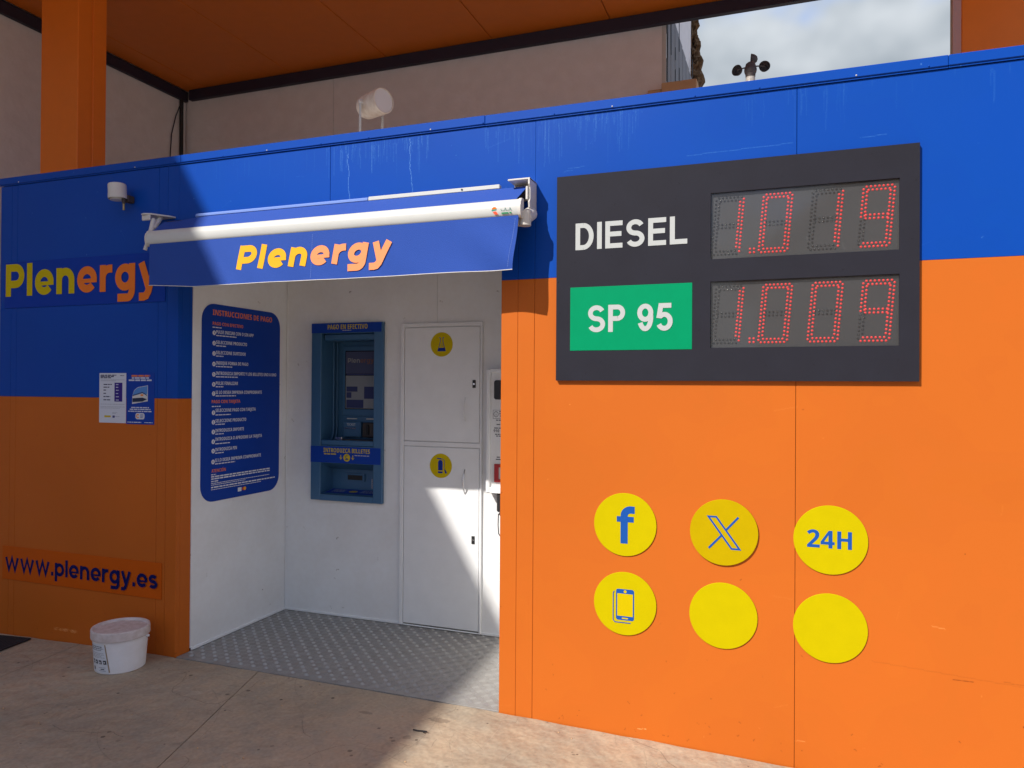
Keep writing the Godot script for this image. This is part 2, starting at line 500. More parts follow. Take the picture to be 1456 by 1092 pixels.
func concrete_image() -> ImageTexture:
	var w := 1536
	var a := noise_bytes(w, w, 0.0028, 5, 21)
	var b := noise_bytes(w, w, 0.012, 4, 22)
	var d := noise_bytes(w, w, 0.11, 2, 23)
	var e := noise_bytes(w, w, 0.035, 3, 24)
	var bt := PackedByteArray(); bt.resize(w * w * 3)
	for i in w * w:
		var t := (a[i] - 128) / 255.0 * 0.13 + (b[i] - 128) / 255.0 * 0.06 + (d[i] - 128) / 255.0 * 0.11
		var stain: float = clampf((e[i] / 255.0 - 0.70) * 3.0, 0.0, 1.0) * 0.10
		var k := 1.0 + t - stain
		var wm := (b[i] - 128) / 255.0 * 0.05
		bt[i * 3] = clampi(int(168 * k * (1.0 + wm)), 0, 255); bt[i * 3 + 1] = clampi(int(150 * k), 0, 255); bt[i * 3 + 2] = clampi(int(128 * k * (1.0 - wm)), 0, 255)
	var im := Image.create_from_data(w, w, false, Image.FORMAT_RGB8, bt)
	var dk := Color(0.20, 0.16, 0.13)
	for i in 900:      # trowel sweeps
		var cx := rng.randf_range(0, w); var cy := rng.randf_range(0, w); var r := rng.randf_range(60, 260); var a0 := rng.randf_range(0, TAU)
		var n := int(r * rng.randf_range(0.3, 0.9))
		var tone := dk if rng.randf() < 0.6 else Color(0.9, 0.84, 0.76)
		var s := rng.randf_range(0.05, 0.30)
		for j in n:
			var q := Vector2(cx, cy) + Vector2.from_angle(a0 + j / r) * r
			var x := posmod(int(q.x), w); var y := posmod(int(q.y), w)
			im.set_pixel(x, y, im.get_pixel(x, y).lerp(tone, s * rng.randf()))
	for i in 26:       # hairline cracks and scrape marks that wander
		var q := Vector2(rng.randf_range(0, w), rng.randf_range(0, w))
		var g := rng.randf_range(0, TAU)
		var bend := rng.randf_range(-0.004, 0.004)
		var s := rng.randf_range(0.25, 0.6)
		for j in rng.randi_range(60, 420):
			g += bend + rng.randf_range(-0.16, 0.16)
			q += Vector2.from_angle(g)
			var x := posmod(int(q.x), w); var y := posmod(int(q.y), w)
			im.set_pixel(x, y, im.get_pixel(x, y).lerp(dk, s * rng.randf_range(0.4, 1.0)))
	for i in 500:      # short dark scuffs
		var q := Vector2(rng.randf_range(0, w), rng.randf_range(0, w))
		var g := rng.randf_range(-0.5, 0.5) + (PI * 0.5 if rng.randf() < 0.25 else 0.0)
		var s := rng.randf_range(0.1, 0.4)
		for j in rng.randi_range(4, 26):
			g += rng.randf_range(-0.08, 0.08)
			q += Vector2.from_angle(g)
			var x := posmod(int(q.x), w); var y := posmod(int(q.y), w)
			im.set_pixel(x, y, im.get_pixel(x, y).lerp(dk, s * rng.randf_range(0.3, 1.0)))
	for i in 1500:     # pits, oil drops and grit
		var cx := rng.randi_range(0, w - 1); var cy := rng.randi_range(0, w - 1)
		var r := 0.6 + 3.2 * rng.randf() ** 6
		var s := rng.randf_range(0.15, 0.75)
		for yy in range(int(-r), int(r) + 1):
			for xx in range(int(-r), int(r) + 1):
				if xx * xx + yy * yy <= r * r:
					var x := posmod(cx + xx, w); var y := posmod(cy + yy, w)
					im.set_pixel(x, y, im.get_pixel(x, y).lerp(dk, s))
	for i in 10:       # old round stains
		var cx := rng.randi_range(0, w - 1); var cy := rng.randi_range(0, w - 1)
		var rx := rng.randf_range(6, 22); var ry := rng.randf_range(5, 16)
		for yy in range(-22, 23):
			for xx in range(-22, 23):
				var q := (xx * xx) / (rx * rx) + (yy * yy) / (ry * ry) + d[posmod(cy + yy, w) * w + posmod(cx + xx, w)] / 255.0 * 0.6
				if q < 1.1:
					var x := posmod(cx + xx, w); var y := posmod(cy + yy, w)
					im.set_pixel(x, y, im.get_pixel(x, y).lerp(dk, 0.20))
	return ImageTexture.create_from_image(im)

func ground_uv(p: Vector3) -> Vector2: return Vector2(p.x / 4.4, p.z / 4.4)

func mat(called: String, lin: Color, rough := 0.6, metal := 0.0) -> StandardMaterial3D:
	var m := StandardMaterial3D.new()
	m.resource_name = called
	m.albedo_color = lin.linear_to_srgb()
	m.roughness = rough
	m.metallic = metal
	M[called] = m
	return m

func tri_tex(m: StandardMaterial3D, tex: Texture2D, scale: float, nrm: Texture2D = null, ns := 0.3) -> void:
	m.uv1_triplanar = true
	m.uv1_world_triplanar = true
	m.uv1_scale = Vector3.ONE * scale
	m.albedo_texture = tex
	if nrm:
		m.normal_enabled = true
		m.normal_texture = nrm
		m.normal_scale = ns

func materials() -> void:
	var wavy := normal_tex(256, 0.012, 2, 31, 3.0)
	var peel := normal_tex(256, 0.09, 2, 32, 2.0)
	var g_fine := grain(512, 0.02, 0.035, 41)
	var g_dirty := grain(512, 0.012, 0.05, 42, 0.25, 70)
	var g_rough := grain(512, 0.02, 0.05, 43, 0.10)
	var m := mat("blue_paint", Color(1, 1, 1), 0.36)
	m.albedo_texture = facade_image(BLUE, true)
	m.normal_enabled = true; m.normal_texture = wavy; m.normal_scale = 0.10
	m.metallic_specular = 0.25
	m = mat("orange_paint", Color(1, 1, 1), 0.38)
	m.albedo_texture = facade_image(ORANGE, false)
	m.metallic_specular = 0.25
	m.normal_enabled = true; m.normal_texture = wavy; m.normal_scale = 0.10
	tri_tex(mat("canopy_orange", Color(0.84, 0.20, 0.008), 0.5), g_fine, 0.6, wavy, 0.1)
	tri_tex(mat("plaque_orange", Color(0.60, 0.105, 0.006), 0.4), g_fine, 0.9)
	tri_tex(mat("plaque_blue", Color(0.006, 0.045, 0.36), 0.4), g_fine, 0.9)
	tri_tex(mat("white_panel", Color(0.86, 0.87, 0.88), 0.45), g_dirty, 0.35, wavy, 0.06)
	tri_tex(mat("white_door", Color(0.88, 0.885, 0.89), 0.42), g_fine, 0.7, wavy, 0.06)
	tri_tex(mat("render_wall", Color(0.85, 0.82, 0.82), 0.9), g_rough, 0.5, peel, 0.15)
	tri_tex(mat("grey_board", Color(0.24, 0.24, 0.255), 0.85), g_rough, 0.7, peel, 0.4)
	tri_tex(mat("rubble", Color(0.42, 0.30, 0.18), 0.95), grain(256, 0.03, 0.75, 44, 0.2), 2.5, peel, 1.5)
	tri_tex(mat("tan_stone", Color(0.62, 0.40, 0.22), 0.85), g_rough, 1.0)
	mat("dark_trim", Color(0.022, 0.016, 0.035), 0.6)
	mat("black", Color(0.012, 0.012, 0.014), 0.5)
	mat("black_gloss", Color(0.010, 0.010, 0.012), 0.15)
	tri_tex(mat("sign_grey", Color(0.026, 0.026, 0.036), 0.42), g_dirty, 0.8, wavy, 0.08)
	tri_tex(mat("sign_green", Color(0.0, 0.275, 0.115), 0.4), g_fine, 1.0)
	tri_tex(mat("disc_yellow", Color(0.545, 0.445, 0.0), 0.4), g_fine, 1.0)
	tri_tex(mat("disc_ochre", Color(0.50, 0.355, 0.0), 0.4), g_fine, 1.0)
	tri_tex(mat("board_blue", Color(0.012, 0.055, 0.36), 0.35), g_fine, 0.9)
	tri_tex(mat("atm_steel", Color(0.050, 0.145, 0.28), 0.36, 0.12), g_fine, 1.2, peel, 0.1)
	tri_tex(mat("awning_cloth", Color(0.014, 0.072, 0.40), 0.85), grain(256, 0.25, 0.10, 45), 3.0, normal_tex(256, 0.35, 1, 33, 3.0), 0.35)
	M.awning_cloth.backlight_enabled = true
	M.awning_cloth.backlight = Color(0.01, 0.03, 0.16)
	mat("cloth_fold", Color(0.16, 0.26, 0.62), 0.7)
	tri_tex(mat("cream_alu", Color(0.60, 0.605, 0.585), 0.35), g_fine, 1.0)
	tri_tex(mat("cast_white", Color(0.66, 0.64, 0.61), 0.45), g_dirty, 2.0)
	tri_tex(mat("old_white", Color(0.84, 0.78, 0.71), 0.6), grain(256, 0.03, 0.22, 46, 0.35), 3.0)
	tri_tex(mat("bucket_plastic", Color(0.88, 0.87, 0.89), 0.38), g_dirty, 2.0)
	tri_tex(mat("bucket_lid", Color(0.80, 0.74, 0.76), 0.5), grain(256, 0.03, 0.20, 47, 0.25, 60), 3.0)
	tri_tex(mat("tread_plate", Color(0.37, 0.36, 0.35), 0.58, 0.15), grain(512, 0.02, 0.14, 48, 0.15, 90), 1.0)
	tri_tex(mat("tread_bar", Color(0.42, 0.405, 0.39), 0.55, 0.15), g_fine, 1.0)
	tri_tex(mat("rubber", Color(0.025, 0.022, 0.026), 0.9), g_rough, 4.0, peel, 0.8)
	mat("brass", Color(0.45, 0.32, 0.14), 0.4, 0.8)
	mat("chrome", Color(0.75, 0.75, 0.76), 0.2, 1.0)
	tri_tex(mat("meter_plastic", Color(0.055, 0.042, 0.040), 0.6), g_rough, 6.0)
	tri_tex(mat("pvc_white", Color(0.75, 0.74, 0.72), 0.5), grain(256, 0.06, 0.5, 49, 0.1, 200), 8.0)
	mat("red_plastic", Color(0.42, 0.025, 0.03), 0.4)
	mat("led_off", Color(0.008, 0.008, 0.009), 0.12)
	m = mat("led_on", Color(0.40, 0.02, 0.02), 0.3)
	m.emission_enabled = true; m.emission = Color(1.0, 0.10, 0.08); m.emission_energy_multiplier = 0.38
	tri_tex(mat("led_board", Color(0.013, 0.012, 0.014), 0.6), g_dirty, 2.0)
	m = mat("screen_glow", Color(0.2, 0.2, 0.2), 0.2)
	m.vertex_color_use_as_albedo = true
	m = mat("pane", Color(0.9, 0.9, 0.92), 0.06)
	m.albedo_color.a = 0.03
	m.transparency = BaseMaterial3D.TRANSPARENCY_ALPHA
	m = mat("print", Color(1, 1, 1), 0.45)
	m.metallic_specular = 0.22
	m.vertex_color_use_as_albedo = true
	m = mat("print_cloth", Color(1, 1, 1), 0.8)
	m.vertex_color_use_as_albedo = true
	m = mat("concrete", Color(1, 1, 1), 0.85)
	m.albedo_texture = concrete_image()
	m.normal_enabled = true; m.normal_texture = normal_tex(512, 0.06, 4, 34, 4.0); m.normal_scale = 0.4
	tri_tex(mat("asphalt", Color(0.42, 0.35, 0.27), 0.9), g_rough, 0.2)
	tri_tex(mat("roof_tile", Color(0.40, 0.25, 0.16), 0.85), g_rough, 0.3)
	tri_tex(mat("house_wall", Color(0.48, 0.40, 0.32), 0.9), g_rough, 0.2)
	mat("roof_grey", Color(0.62, 0.62, 0.62), 0.8)
	mat("glass_dark", Color(0.02, 0.025, 0.03), 0.1)
	for k in ["sign_grey", "sign_green", "disc_yellow", "disc_ochre", "plaque_blue", "plaque_orange", "board_blue"]:
		if M.has(k): M[k].metallic_specular = 0.2


# ------------------------------------------------------------------ sky
func sky_image() -> ImageTexture:
	var w := 1024; var h := 512
	var f := FastNoiseLite.new()
	f.seed = 2; f.frequency = 1.0; f.fractal_octaves = 6; f.fractal_gain = 0.55
	var im := Image.create(w, h, false, Image.FORMAT_RGBF)
	for y in h:
		var el := (0.5 - (y + 0.5) / h) * PI
		for x in w:
			var az := (x + 0.5) / w * TAU
			var d := Vector3(-cos(el) * sin(az), sin(el), cos(el) * cos(az))
			var up := maxf(d.y, 0.0)
			var sky := Color(0.42, 0.58, 0.86).lerp(Color(0.12, 0.29, 0.80), pow(up, 0.55))
			var p := d * Vector3(1.7, 3.4, 1.7)
			var k := f.get_noise_3dv(p * 1.2) * 0.9 + 0.5 + f.get_noise_3dv(p * 5.0 + Vector3(9, 2, 4)) * 0.25
			var cover := smoothstep(0.20, 0.58, k)
			var shade := clampf(0.5 + f.get_noise_3dv(p * 3.0 + Vector3(3, 7, 1)) * 0.9, 0.0, 1.0)
			var cl := Color(0.25, 0.30, 0.35).lerp(Color(0.57, 0.61, 0.65), shade)
			var o := sky.lerp(cl * ((1.0 + 1.7 * up) / 1.72), cover)   # a cloud deck is brightest overhead
			if d.y < 0.0:
				o = Color(0.50, 0.46, 0.40)
			im.set_pixel(x, y, o)
	return ImageTexture.create_from_image(im)


# ------------------------------------------------------------------ the setting
func build_ground() -> void:
	var root := Node3D.new()
	root.name = "forecourt"
	root.set_meta("kind", "structure")
	root.set_meta("label", "sunlit and shaded concrete forecourt in front of the kiosk")
	add_child(root)
	var g := MB.new()
	g.quad(Vector3(-300, -0.09, -300), Vector3(300, -0.09, -300), Vector3(300, -0.09, 300), Vector3(-300, -0.09, 300), Vector3.UP)
	part("ground", g, M.asphalt, root)
	# cast slabs parted by real joints; each joint runs at its own slant
	var f := FastNoiseLite.new(); f.seed = 8; f.frequency = 2.2
	var edges := [[-6.70, 0.0], [-4.13, 0.118], [-2.769, 0.303], [1.35, 0.10], [5.5, 0.0]]
	for i in 4:
		for row in [[0.006, 2.995], [3.005, 8.0]]:
			var b := MB.new()
			var nu := 30; var nv := 16
			var l: Array = edges[i]; var r: Array = edges[i + 1]
			for a in nu:
				for k in nv:
					var q := []
					for cc in [[a, k], [a + 1, k], [a + 1, k + 1], [a, k + 1]]:
						var z: float = lerpf(row[0], row[1], pow(float(cc[1]) / nv, 1.5))
						if cc[1] == 0 and row[0] < 1.0: z += 0.009 * f.get_noise_2d(cc[0] * 3.0 + i * 90, 4.0)
						var xl: float = l[0] + l[1] * z + 0.003 + 0.003 * f.get_noise_2d(z * 4.0, i * 7.0)
						var xr: float = r[0] + r[1] * z - 0.003 + 0.003 * f.get_noise_2d(z * 4.0, i * 7.0 + 7.0)
						var x := lerpf(xl, xr, float(cc[0]) / nu)
						q.append(Vector3(x, ground_y(x), z))
					b.quad(q[0], q[1], q[2], q[3], Vector3.UP)
					if a == 0: b.quad(q[0], q[3], q[3] - Vector3(0, 0.07, 0), q[0] - Vector3(0, 0.07, 0), Vector3.LEFT)
					if a == nu - 1: b.quad(q[1], q[2], q[2] - Vector3(0, 0.07, 0), q[1] - Vector3(0, 0.07, 0), Vector3.RIGHT)
					if k == 0: b.quad(q[0], q[1], q[1] - Vector3(0, 0.07, 0), q[0] - Vector3(0, 0.07, 0), Vector3.FORWARD)
					if k == nv - 1: b.quad(q[2], q[3], q[3] - Vector3(0, 0.07, 0), q[2] - Vector3(0, 0.07, 0), Vector3.BACK)
			part("concrete_slab", b, M.concrete, root, ground_uv)


# ------------------------------------------------------------------ buildings round about
func build_neighbours() -> void:
	var t := thing("party_building", "tall pale rendered building side wall at left, running towards the camera", "building", Vector3(-6.75, 0, 1.0))
	var b := MB.new()
	# its parapet climbs a little towards the street
	b.xf = Transform3D(Basis(Vector3(0, 0, 1), Vector3(0, 1, 0), Vector3(1, 0, 0)), Vector3.ZERO)
	b.prism(PackedVector2Array([Vector2(-4.6, -0.1), Vector2(14.0, -0.1), Vector2(14.0, 9.68), Vector2(-4.6, 8.29)]), -7.0, 0.0)
	part("wall", b, M.render_wall, t)
	b = MB.new()
	b.xf = Transform3D(Basis(Vector3(0, 0, 1), Vector3(0, 1, 0), Vector3(1, 0, 0)), Vector3.ZERO)
	b.prism(PackedVector2Array([Vector2(-4.62, 8.29), Vector2(14.02, 9.682), Vector2(14.02, 9.70), Vector2(-4.62, 8.308)]), -7.02, -0.03)
	part("roof_cap", b, M.roof_grey, t)
	b = MB.new()
	b.tube(PackedVector3Array([Vector3(0.022, 0, -4.44), Vector3(0.022, 4.55, -4.44), Vector3(0.03, 4.85, -4.43), Vector3(0.03, 5.0, -4.43)]), 0.022, 8)
	part("corner_pipe", b, M.black, t)
	b = MB.new()
	b.tube(PackedVector3Array([Vector3(0.012, 2.0, -4.27), Vector3(0.012, 4.1, -4.27), Vector3(0.012, 4.55, -4.30), Vector3(0.012, 4.78, -4.36), Vector3(0.015, 4.95, -4.43)]), 0.006, 6)
	part("cable", b, M.dark_trim, t)

	t = thing("rear_building", "pale building behind the kiosk under the canopy, with grey boarded end wall", "building", Vector3(-3.9, 0, -3.52))
	b = MB.new()
	b.span(Vector3(-2.84, -0.1, -2.2), Vector3(-0.776, 6.4, 0), 0.003)
	part("wall", b, M.render_wall, t)
	b = MB.new()
	b.span(Vector3(-0.772, -0.1, -2.2), Vector3(2.82, 6.4, 0), 0.003)
	part("wall", b, M.render_wall, t)
	b = MB.new()
	b.span(Vector3(2.815, 0, -0.10), Vector3(2.855, 5.6, 0.0045), 0.004)
	part("corner_trim", b, M.cream_alu, t)
	for i in 9:     # upright boards on the end wall, a little out of plumb
		b = MB.new()
		b.xf = Transform3D(Basis(Vector3(1, 0, 0), 0.05), Vector3(2.84, 3.0, -0.245 - i * 0.296 + 0.01))
		b.box(Vector3(0, 0.0, 0), Vector3(0.03, 4.6, 0.270), 0.008)
		part("board", b, M.grey_board, t)
		b = MB.new()
		b.xf = Transform3D(Basis(Vector3(1, 0, 0), 0.05), Vector3(2.855, 3.0, -0.245 - i * 0.296 + 0.01))
		var y := 0.2
		while y < 2.2:      # black seepage at the seams
			var l := rng.randf_range(0.1, 0.5)
			b.box(Vector3(0.002, y + l * 0.5, 0.136 + rng.randf_range(-0.008, 0.008)), Vector3(0.006, l, rng.randf_range(0.012, 0.030)), 0.002)
			y += l + rng.randf_range(0.02, 0.35)
		stuff(part("seam_stain", b, M.black, t))
	b = MB.new()    # ragged broken masonry at the far corner
	var f := FastNoiseLite.new(); f.seed = 14; f.frequency = 1.6; f.fractal_octaves = 5
	var rock := func(u: float, y: float) -> Vector3:
		var a := lerpf(-0.2, PI * 0.75, u)
		var r := 0.05 + 0.20 * clampf((6.4 - y) / 1.5, 0.0, 1.0) + 0.13 * f.get_noise_2d(y * 4.0, u * 2.0) + 0.06 * f.get_noise_2d(y * 13.0, u * 7.0)
		return Vector3(2.80 + maxf(r, 0.01) * cos(a - 0.2) * 0.75, y, -2.25 - 0.1 + maxf(r, 0.02) * sin(a - 0.2) * 0.9)
	for j in 80:
		for i in 12:
			var y0 := 3.2 + j * 0.042; var y1 := y0 + 0.042
			var p := [rock.call(i / 12.0, y0), rock.call((i + 1) / 12.0, y0), rock.call((i + 1) / 12.0, y1), rock.call(i / 12.0, y1)]
			var nn: Vector3 = (p[1] - p[0]).cross(p[3] - p[0]).normalized()
			if nn.dot(Vector3(1, 0, 1)) < 0: nn = -nn
			b.quad(p[0], p[1], p[2], p[3], nn)
	b.span(Vector3(2.4, 0, -2.7), Vector3(2.80, 6.35, -2.21), 0.01)
	part("broken_masonry", b, M.rubble, t)
	b = MB.new()
	b.span(Vector3(2.83, 3.9, -0.25), Vector3(3.145, 4.415, 0.12), 0.006)
	b.span(Vector3(2.70, 3.9, 0.015), Vector3(2.827, 4.370, 0.10), 0.006)
	part("masonry_ledge", b, M.tan_stone, t)

	# house across the forecourt: seen only mirrored in the price displays
	t = thing("opposite_house", "tan gabled house across the forecourt behind the camera", "house", Vector3(3.2, 0, 17.0))
	b = MB.new()
	b.span(Vector3(-3.9, -0.1, 0), Vector3(6.0, 4.6, 7.0), 0.01)
	b.xf = Transform3D(Basis.IDENTITY, Vector3(0, 0, 0.2))
	b.prism(PackedVector2Array([Vector2(-3.9, 4.6), Vector2(6.0, 4.6), Vector2(1.0, 8.4)]), 0.0, 6.6)
	part("wall", b, M.house_wall, t)
	b = MB.new()
	b.prism(PackedVector2Array([Vector2(-4.6, 4.75), Vector2(1.0, 9.0), Vector2(1.0, 8.78), Vector2(-4.5, 4.58)]), -0.5, 7.5)
	part("roof_slope", b, M.roof_tile, t)
	b = MB.new()
	b.prism(PackedVector2Array([Vector2(6.7, 4.75), Vector2(1.0, 9.0), Vector2(1.0, 8.78), Vector2(6.6, 4.58)]), -0.5, 7.5)
	part("roof_slope", b, M.roof_tile, t)
	for x in [-2.3, 0.6, 3.4]:
		b = MB.new()
		b.span(Vector3(x, 1.2, -0.03), Vector3(x + 1.2, 2.7, 0.02), 0.01)
		part("window", b, M.glass_dark, t)


func build_canopy() -> void:
	var t := thing("fuel_canopy", "orange canopy roof with dark edge beam over the kiosk, on orange columns", "canopy", Vector3(-2.0, 0, -3.0))
	var o := -t.position
	var xs := [-6.70, -6.395, -5.19, -3.985, -2.777, -1.57, -0.365, 0.84, 2.045]
	for i in xs.size() - 1:
		var b := MB.new()
		b.span(o + Vector3(xs[i] + 0.004, 5.115, -3.50), o + Vector3(xs[i + 1] - 0.004, 5.145, 1.66), 0.004)
		part("soffit_panel", b, M.canopy_orange, t)
	var d := MB.new()
	d.span(o + Vector3(-6.74, 5.15, -3.51), o + Vector3(2.06, 5.70, 1.655), 0.0)
	part("roof_deck", d, M.dark_trim, t)
	d = MB.new()
	d.span(o + Vector3(-6.64, 4.995, -3.515), o + Vector3(2.05, 5.113, -3.455), 0.004)
	part("edge_beam", d, M.dark_trim, t)
	d = MB.new()
	d.span(o + Vector3(-6.748, 4.995, -3.515), o + Vector3(-6.70, 5.113, 1.65), 0.004)
	part("edge_beam", d, M.dark_trim, t)
	d = MB.new()
	d.span(o + Vector3(-6.74, 5.118, 1.665), o + Vector3(2.06, 5.72, 1.685), 0.003)
	part("fascia", d, M.canopy_orange, t)
	# left column: two box halves with a groove between
	d = MB.new()
	d.span(o + Vector3(-5.846, -0.1, -1.125), o + Vector3(-5.424, 5.114, -1.0), 0.006)
	part("column", d, M.canopy_orange, t)
	d = MB.new()
	d.span(o + Vector3(-5.840, -0.1, -1.142), o + Vector3(-5.432, 5.114, -1.1255), 0.0)
	d.span(o + Vector3(-5.846, -0.1, -1.272), o + Vector3(-5.424, 5.114, -1.1425), 0.006)
	part("column_flange", d, M.canopy_orange, t)
	# right column with its paler edge strip
	d = MB.new()
	d.span(o + Vector3(1.202, -0.1, -3.06), o + Vector3(1.80, 5.114, -2.75), 0.006)
	part("column", d, M.canopy_orange, t)
	d = MB.new()
	d.span(o + Vector3(1.200, -0.1, -3.135), o + Vector3(1.26, 5.114, -3.065), 0.003)
	part("column_edge", d, M.tan_stone, t)


# ------------------------------------------------------------------ the kiosk
func build_kiosk() -> Node3D:
	var t := thing("payment_kiosk", "blue and orange prefabricated fuel payment kiosk with a white alcove", "kiosk")
	var b: MB
	var top := 2.9135
	# [x0, x1, bottom, colour change]
	for p in [[-4.88, -4.7758, -0.06, 1.527], [-4.7742, -4.7238, -0.06, 1.527], [-4.7222, -3.5258, -0.06, 1.527], [-3.5242, -3.4567, -0.06, 1.527], [-3.4553, -3.371, -0.06, 1.527],
			[-3.3705, -2.3228, 2.45, -1.0], [-2.3212, -1.1462, 2.45, -1.0],
			[-1.32, -1.2335, -0.06, 2.137], [-1.2325, -1.1472, -0.06, 2.137],
			[-1.1458, 0.0462, -0.06, 2.137], [0.0478, 1.2392, -0.06, 2.137], [1.2408, 2.43, -0.06, 2.137]]:
		var hi: float = top
		if p[0] > -1.4 and p[1] < -1.1: hi = 2.4485
		var mid: float = p[3]
		# front faces lie flush; the trims are folded, so they stand a little proud
		var z := 0.0
		if mid > 0.0:
			b = MB.new()
			b.span(Vector3(p[0], p[2], z - 0.03), Vector3(p[1], mid, z), 0.0013)
			part("orange_panel", b, M.orange_paint, t, facade_uv)
		b = MB.new()
		b.span(Vector3(p[0], maxf(p[2], mid + 0.0005), z - 0.03), Vector3(p[1], hi, z), 0.0013)
		part("blue_panel", b, M.blue_paint, t, facade_uv)
	# coping lengths along the roof edge
	for c in [[-4.885, -3.3505, 0.0, 0.0], [-3.3495, -1.4105, 0.0006, 0.0004], [-1.4095, 0.62, -0.0004, 0.0006], [0.621, 2.435, 0.0003, 0.0]]:
		b = MB.new()
		b.span(Vector3(c[0], 2.921 + c[2], -0.06), Vector3(c[1], 2.966 + c[2], 0.013 + c[3]), 0.003)
		b.span(Vector3(c[0], 2.914 + c[2], 0.003), Vector3(c[1], 2.9205 + c[2], 0.007 + c[3]), 0.001)
		part("coping", b, M.blue_paint, t, facade_uv)
	for i in 22:
		b = MB.new()
		b.dome(Vector3(-4.7 + i * 0.33 + 0.05 * sin(i * 3.1), 2.9285, 0.0130), 0.0042, 8, 2)
		part("rivet", b, M.cast_white if i % 3 == 0 else M.blue_paint, t, facade_uv)
	# returns of the opening
	b = MB.new(); b.span(Vector3(-3.401, -0.06, -0.115), Vector3(-3.3715, 1.527, -0.031), 0.002)
	part("orange_panel", b, M.orange_paint, t, facade_uv)
	b = MB.new(); b.span(Vector3(-3.401, 1.5275, -0.115), Vector3(-3.3715, 2.449, -0.031), 0.002)
	part("blue_panel", b, M.blue_paint, t, facade_uv)
	b = MB.new(); b.span(Vector3(-1.3195, -0.06, -0.115), Vector3(-1.29, 2.137, -0.031), 0.002)
	part("orange_panel", b, M.orange_paint, t, facade_uv)
	b = MB.new(); b.span(Vector3(-1.3195, 2.1375, -0.115), Vector3(-1.29, 2.449, -0.031), 0.002)
	part("blue_panel", b, M.blue_paint, t, facade_uv)
	# core behind the skins, roof, far sides
	b = MB.new()
	b.span(Vector3(-4.86, -0.06, -2.38), Vector3(-3.402, 2.90, -0.032), 0.0)
	b.span(Vector3(-1.289, -0.06, -2.38), Vector3(2.41, 2.90, -0.032), 0.0)
	b.span(Vector3(-3.4015, -0.06, -2.38), Vector3(-1.2895, 2.90, -1.40), 0.0)
	b.span(Vector3(-3.4015, 2.47, -1.3995), Vector3(-1.2895, 2.90, -0.032), 0.0)
	part("core", b, M.dark_trim, t)
	b = MB.new()
	b.span(Vector3(-4.87, 2.901, -2.40), Vector3(2.42, 2.93, -0.061), 0.002)
	part("roof", b, M.roof_grey, t)
	for s in [[-4.90, -4.861], [2.411, 2.45]]:
		b = MB.new(); b.span(Vector3(s[0], -0.06, -2.40), Vector3(s[1], 2.90, -0.031), 0.002)
		part("side_wall", b, M.orange_paint, t, facade_uv)
	# alcove lining
	b = MB.new(); b.span(Vector3(-3.40, 0.016, -1.05), Vector3(-3.368, 2.45, -0.1155), 0.001)
	part("alcove_wall", b, M.white_panel, t)
	b = MB.new(); b.span(Vector3(-1.322, 0.016, -1.05), Vector3(-1.29, 2.45, -0.1155), 0.001)
	part("alcove_wall", b, M.white_panel, t)
	b = MB.new()      # back wall in two sheets; the first leaves a hole for the cash machine
	for q in [[-3.3675, 0.016, -3.12, 2.45], [-2.60, 0.016, -2.173, 2.45], [-3.12, 0.016, -2.60, 0.83], [-3.12, 2.03, -2.60, 2.45]]:
		b.span(Vector3(q[0], q[1], -1.05), Vector3(q[2], q[3], -1.023), 0.0)
	part("alcove_wall", b, M.white_panel, t)
	b = MB.new(); b.span(Vector3(-2.1715, 0.016, -1.05), Vector3(-1.3225, 2.45, -1.0232), 0.001)
	part("alcove_wall", b, M.white_panel, t)
	b = MB.new(); b.span(Vector3(-3.40, 2.4505, -1.05), Vector3(-1.29, 2.468, -0.0325), 0.0)
	part("alcove_ceiling", b, M.white_panel, t)
	# skirting angles
	b = MB.new(); b.span(Vector3(-3.3678, 0.003, -1.0225), Vector3(-2.437, 0.020, -1.014), 0.002); part("skirting", b, M.white_door, t)
	b = MB.new(); b.span(Vector3(-3.3678, 0.003, -1.0135), Vector3(-3.359, 0.020, -0.117), 0.002); part("skirting", b, M.white_door, t)
	b = MB.new(); b.span(Vector3(-1.838, 0.003, -1.0225), Vector3(-1.331, 0.020, -1.014), 0.002); part("skirting", b, M.white_door, t)
	b = MB.new(); b.span(Vector3(-3.366, 0.02, -1.0225), Vector3(-3.358, 2.45, -1.0145), 0.002); part("corner_bead", b, M.white_door, t)
	# five-bar tread plate
	b = MB.new(); b.span(Vector3(-3.3675, -0.03, -1.0228), Vector3(-1.3225, 0.0, -0.006), 0.001)
	var plate := part("tread_plate", b, M.tread_plate, t)
	var bars := MB.new()
	for k in 5:
		var off := (k - 2) * 0.0088
		var pts := []
		var l := 0.021 - absf(k - 2) * 0.002
		for s in [[-l, 0.0], [0.0, 0.0026], [l, 0.0]]: pts.append(Vector3(s[0], s[1] * 0.9, off))
		for i in 2:
			var a: Vector3 = pts[i]; var c: Vector3 = pts[i + 1]
			var wa := 0.0004 if i == 0 else 0.0022
			var wc := 0.0022 if i == 0 else 0.0004
			bars.quad(a + Vector3(0, 0, -wa), c + Vector3(0, 0, -wc), c, a, Vector3(0, 0.6, -0.8))
			bars.quad(a + Vector3(0, 0, wa), c + Vector3(0, 0, wc), c, a, Vector3(0, 0.6, 0.8))
	var fixed := bars.v
	for i in fixed.size():      # feet of each bar sit on the plate
		var foot: float = absf(fmod(absf(fixed[i].z) + 0.0044, 0.0088) - 0.0044)
		if foot > 0.0004: fixed[i].y = 0.0
	bars.v = fixed
	var mm := MultiMesh.new()
	mm.transform_format = MultiMesh.TRANSFORM_3D
	mm.mesh = bars.mesh()
	var spots := []
	var pitch := 0.045
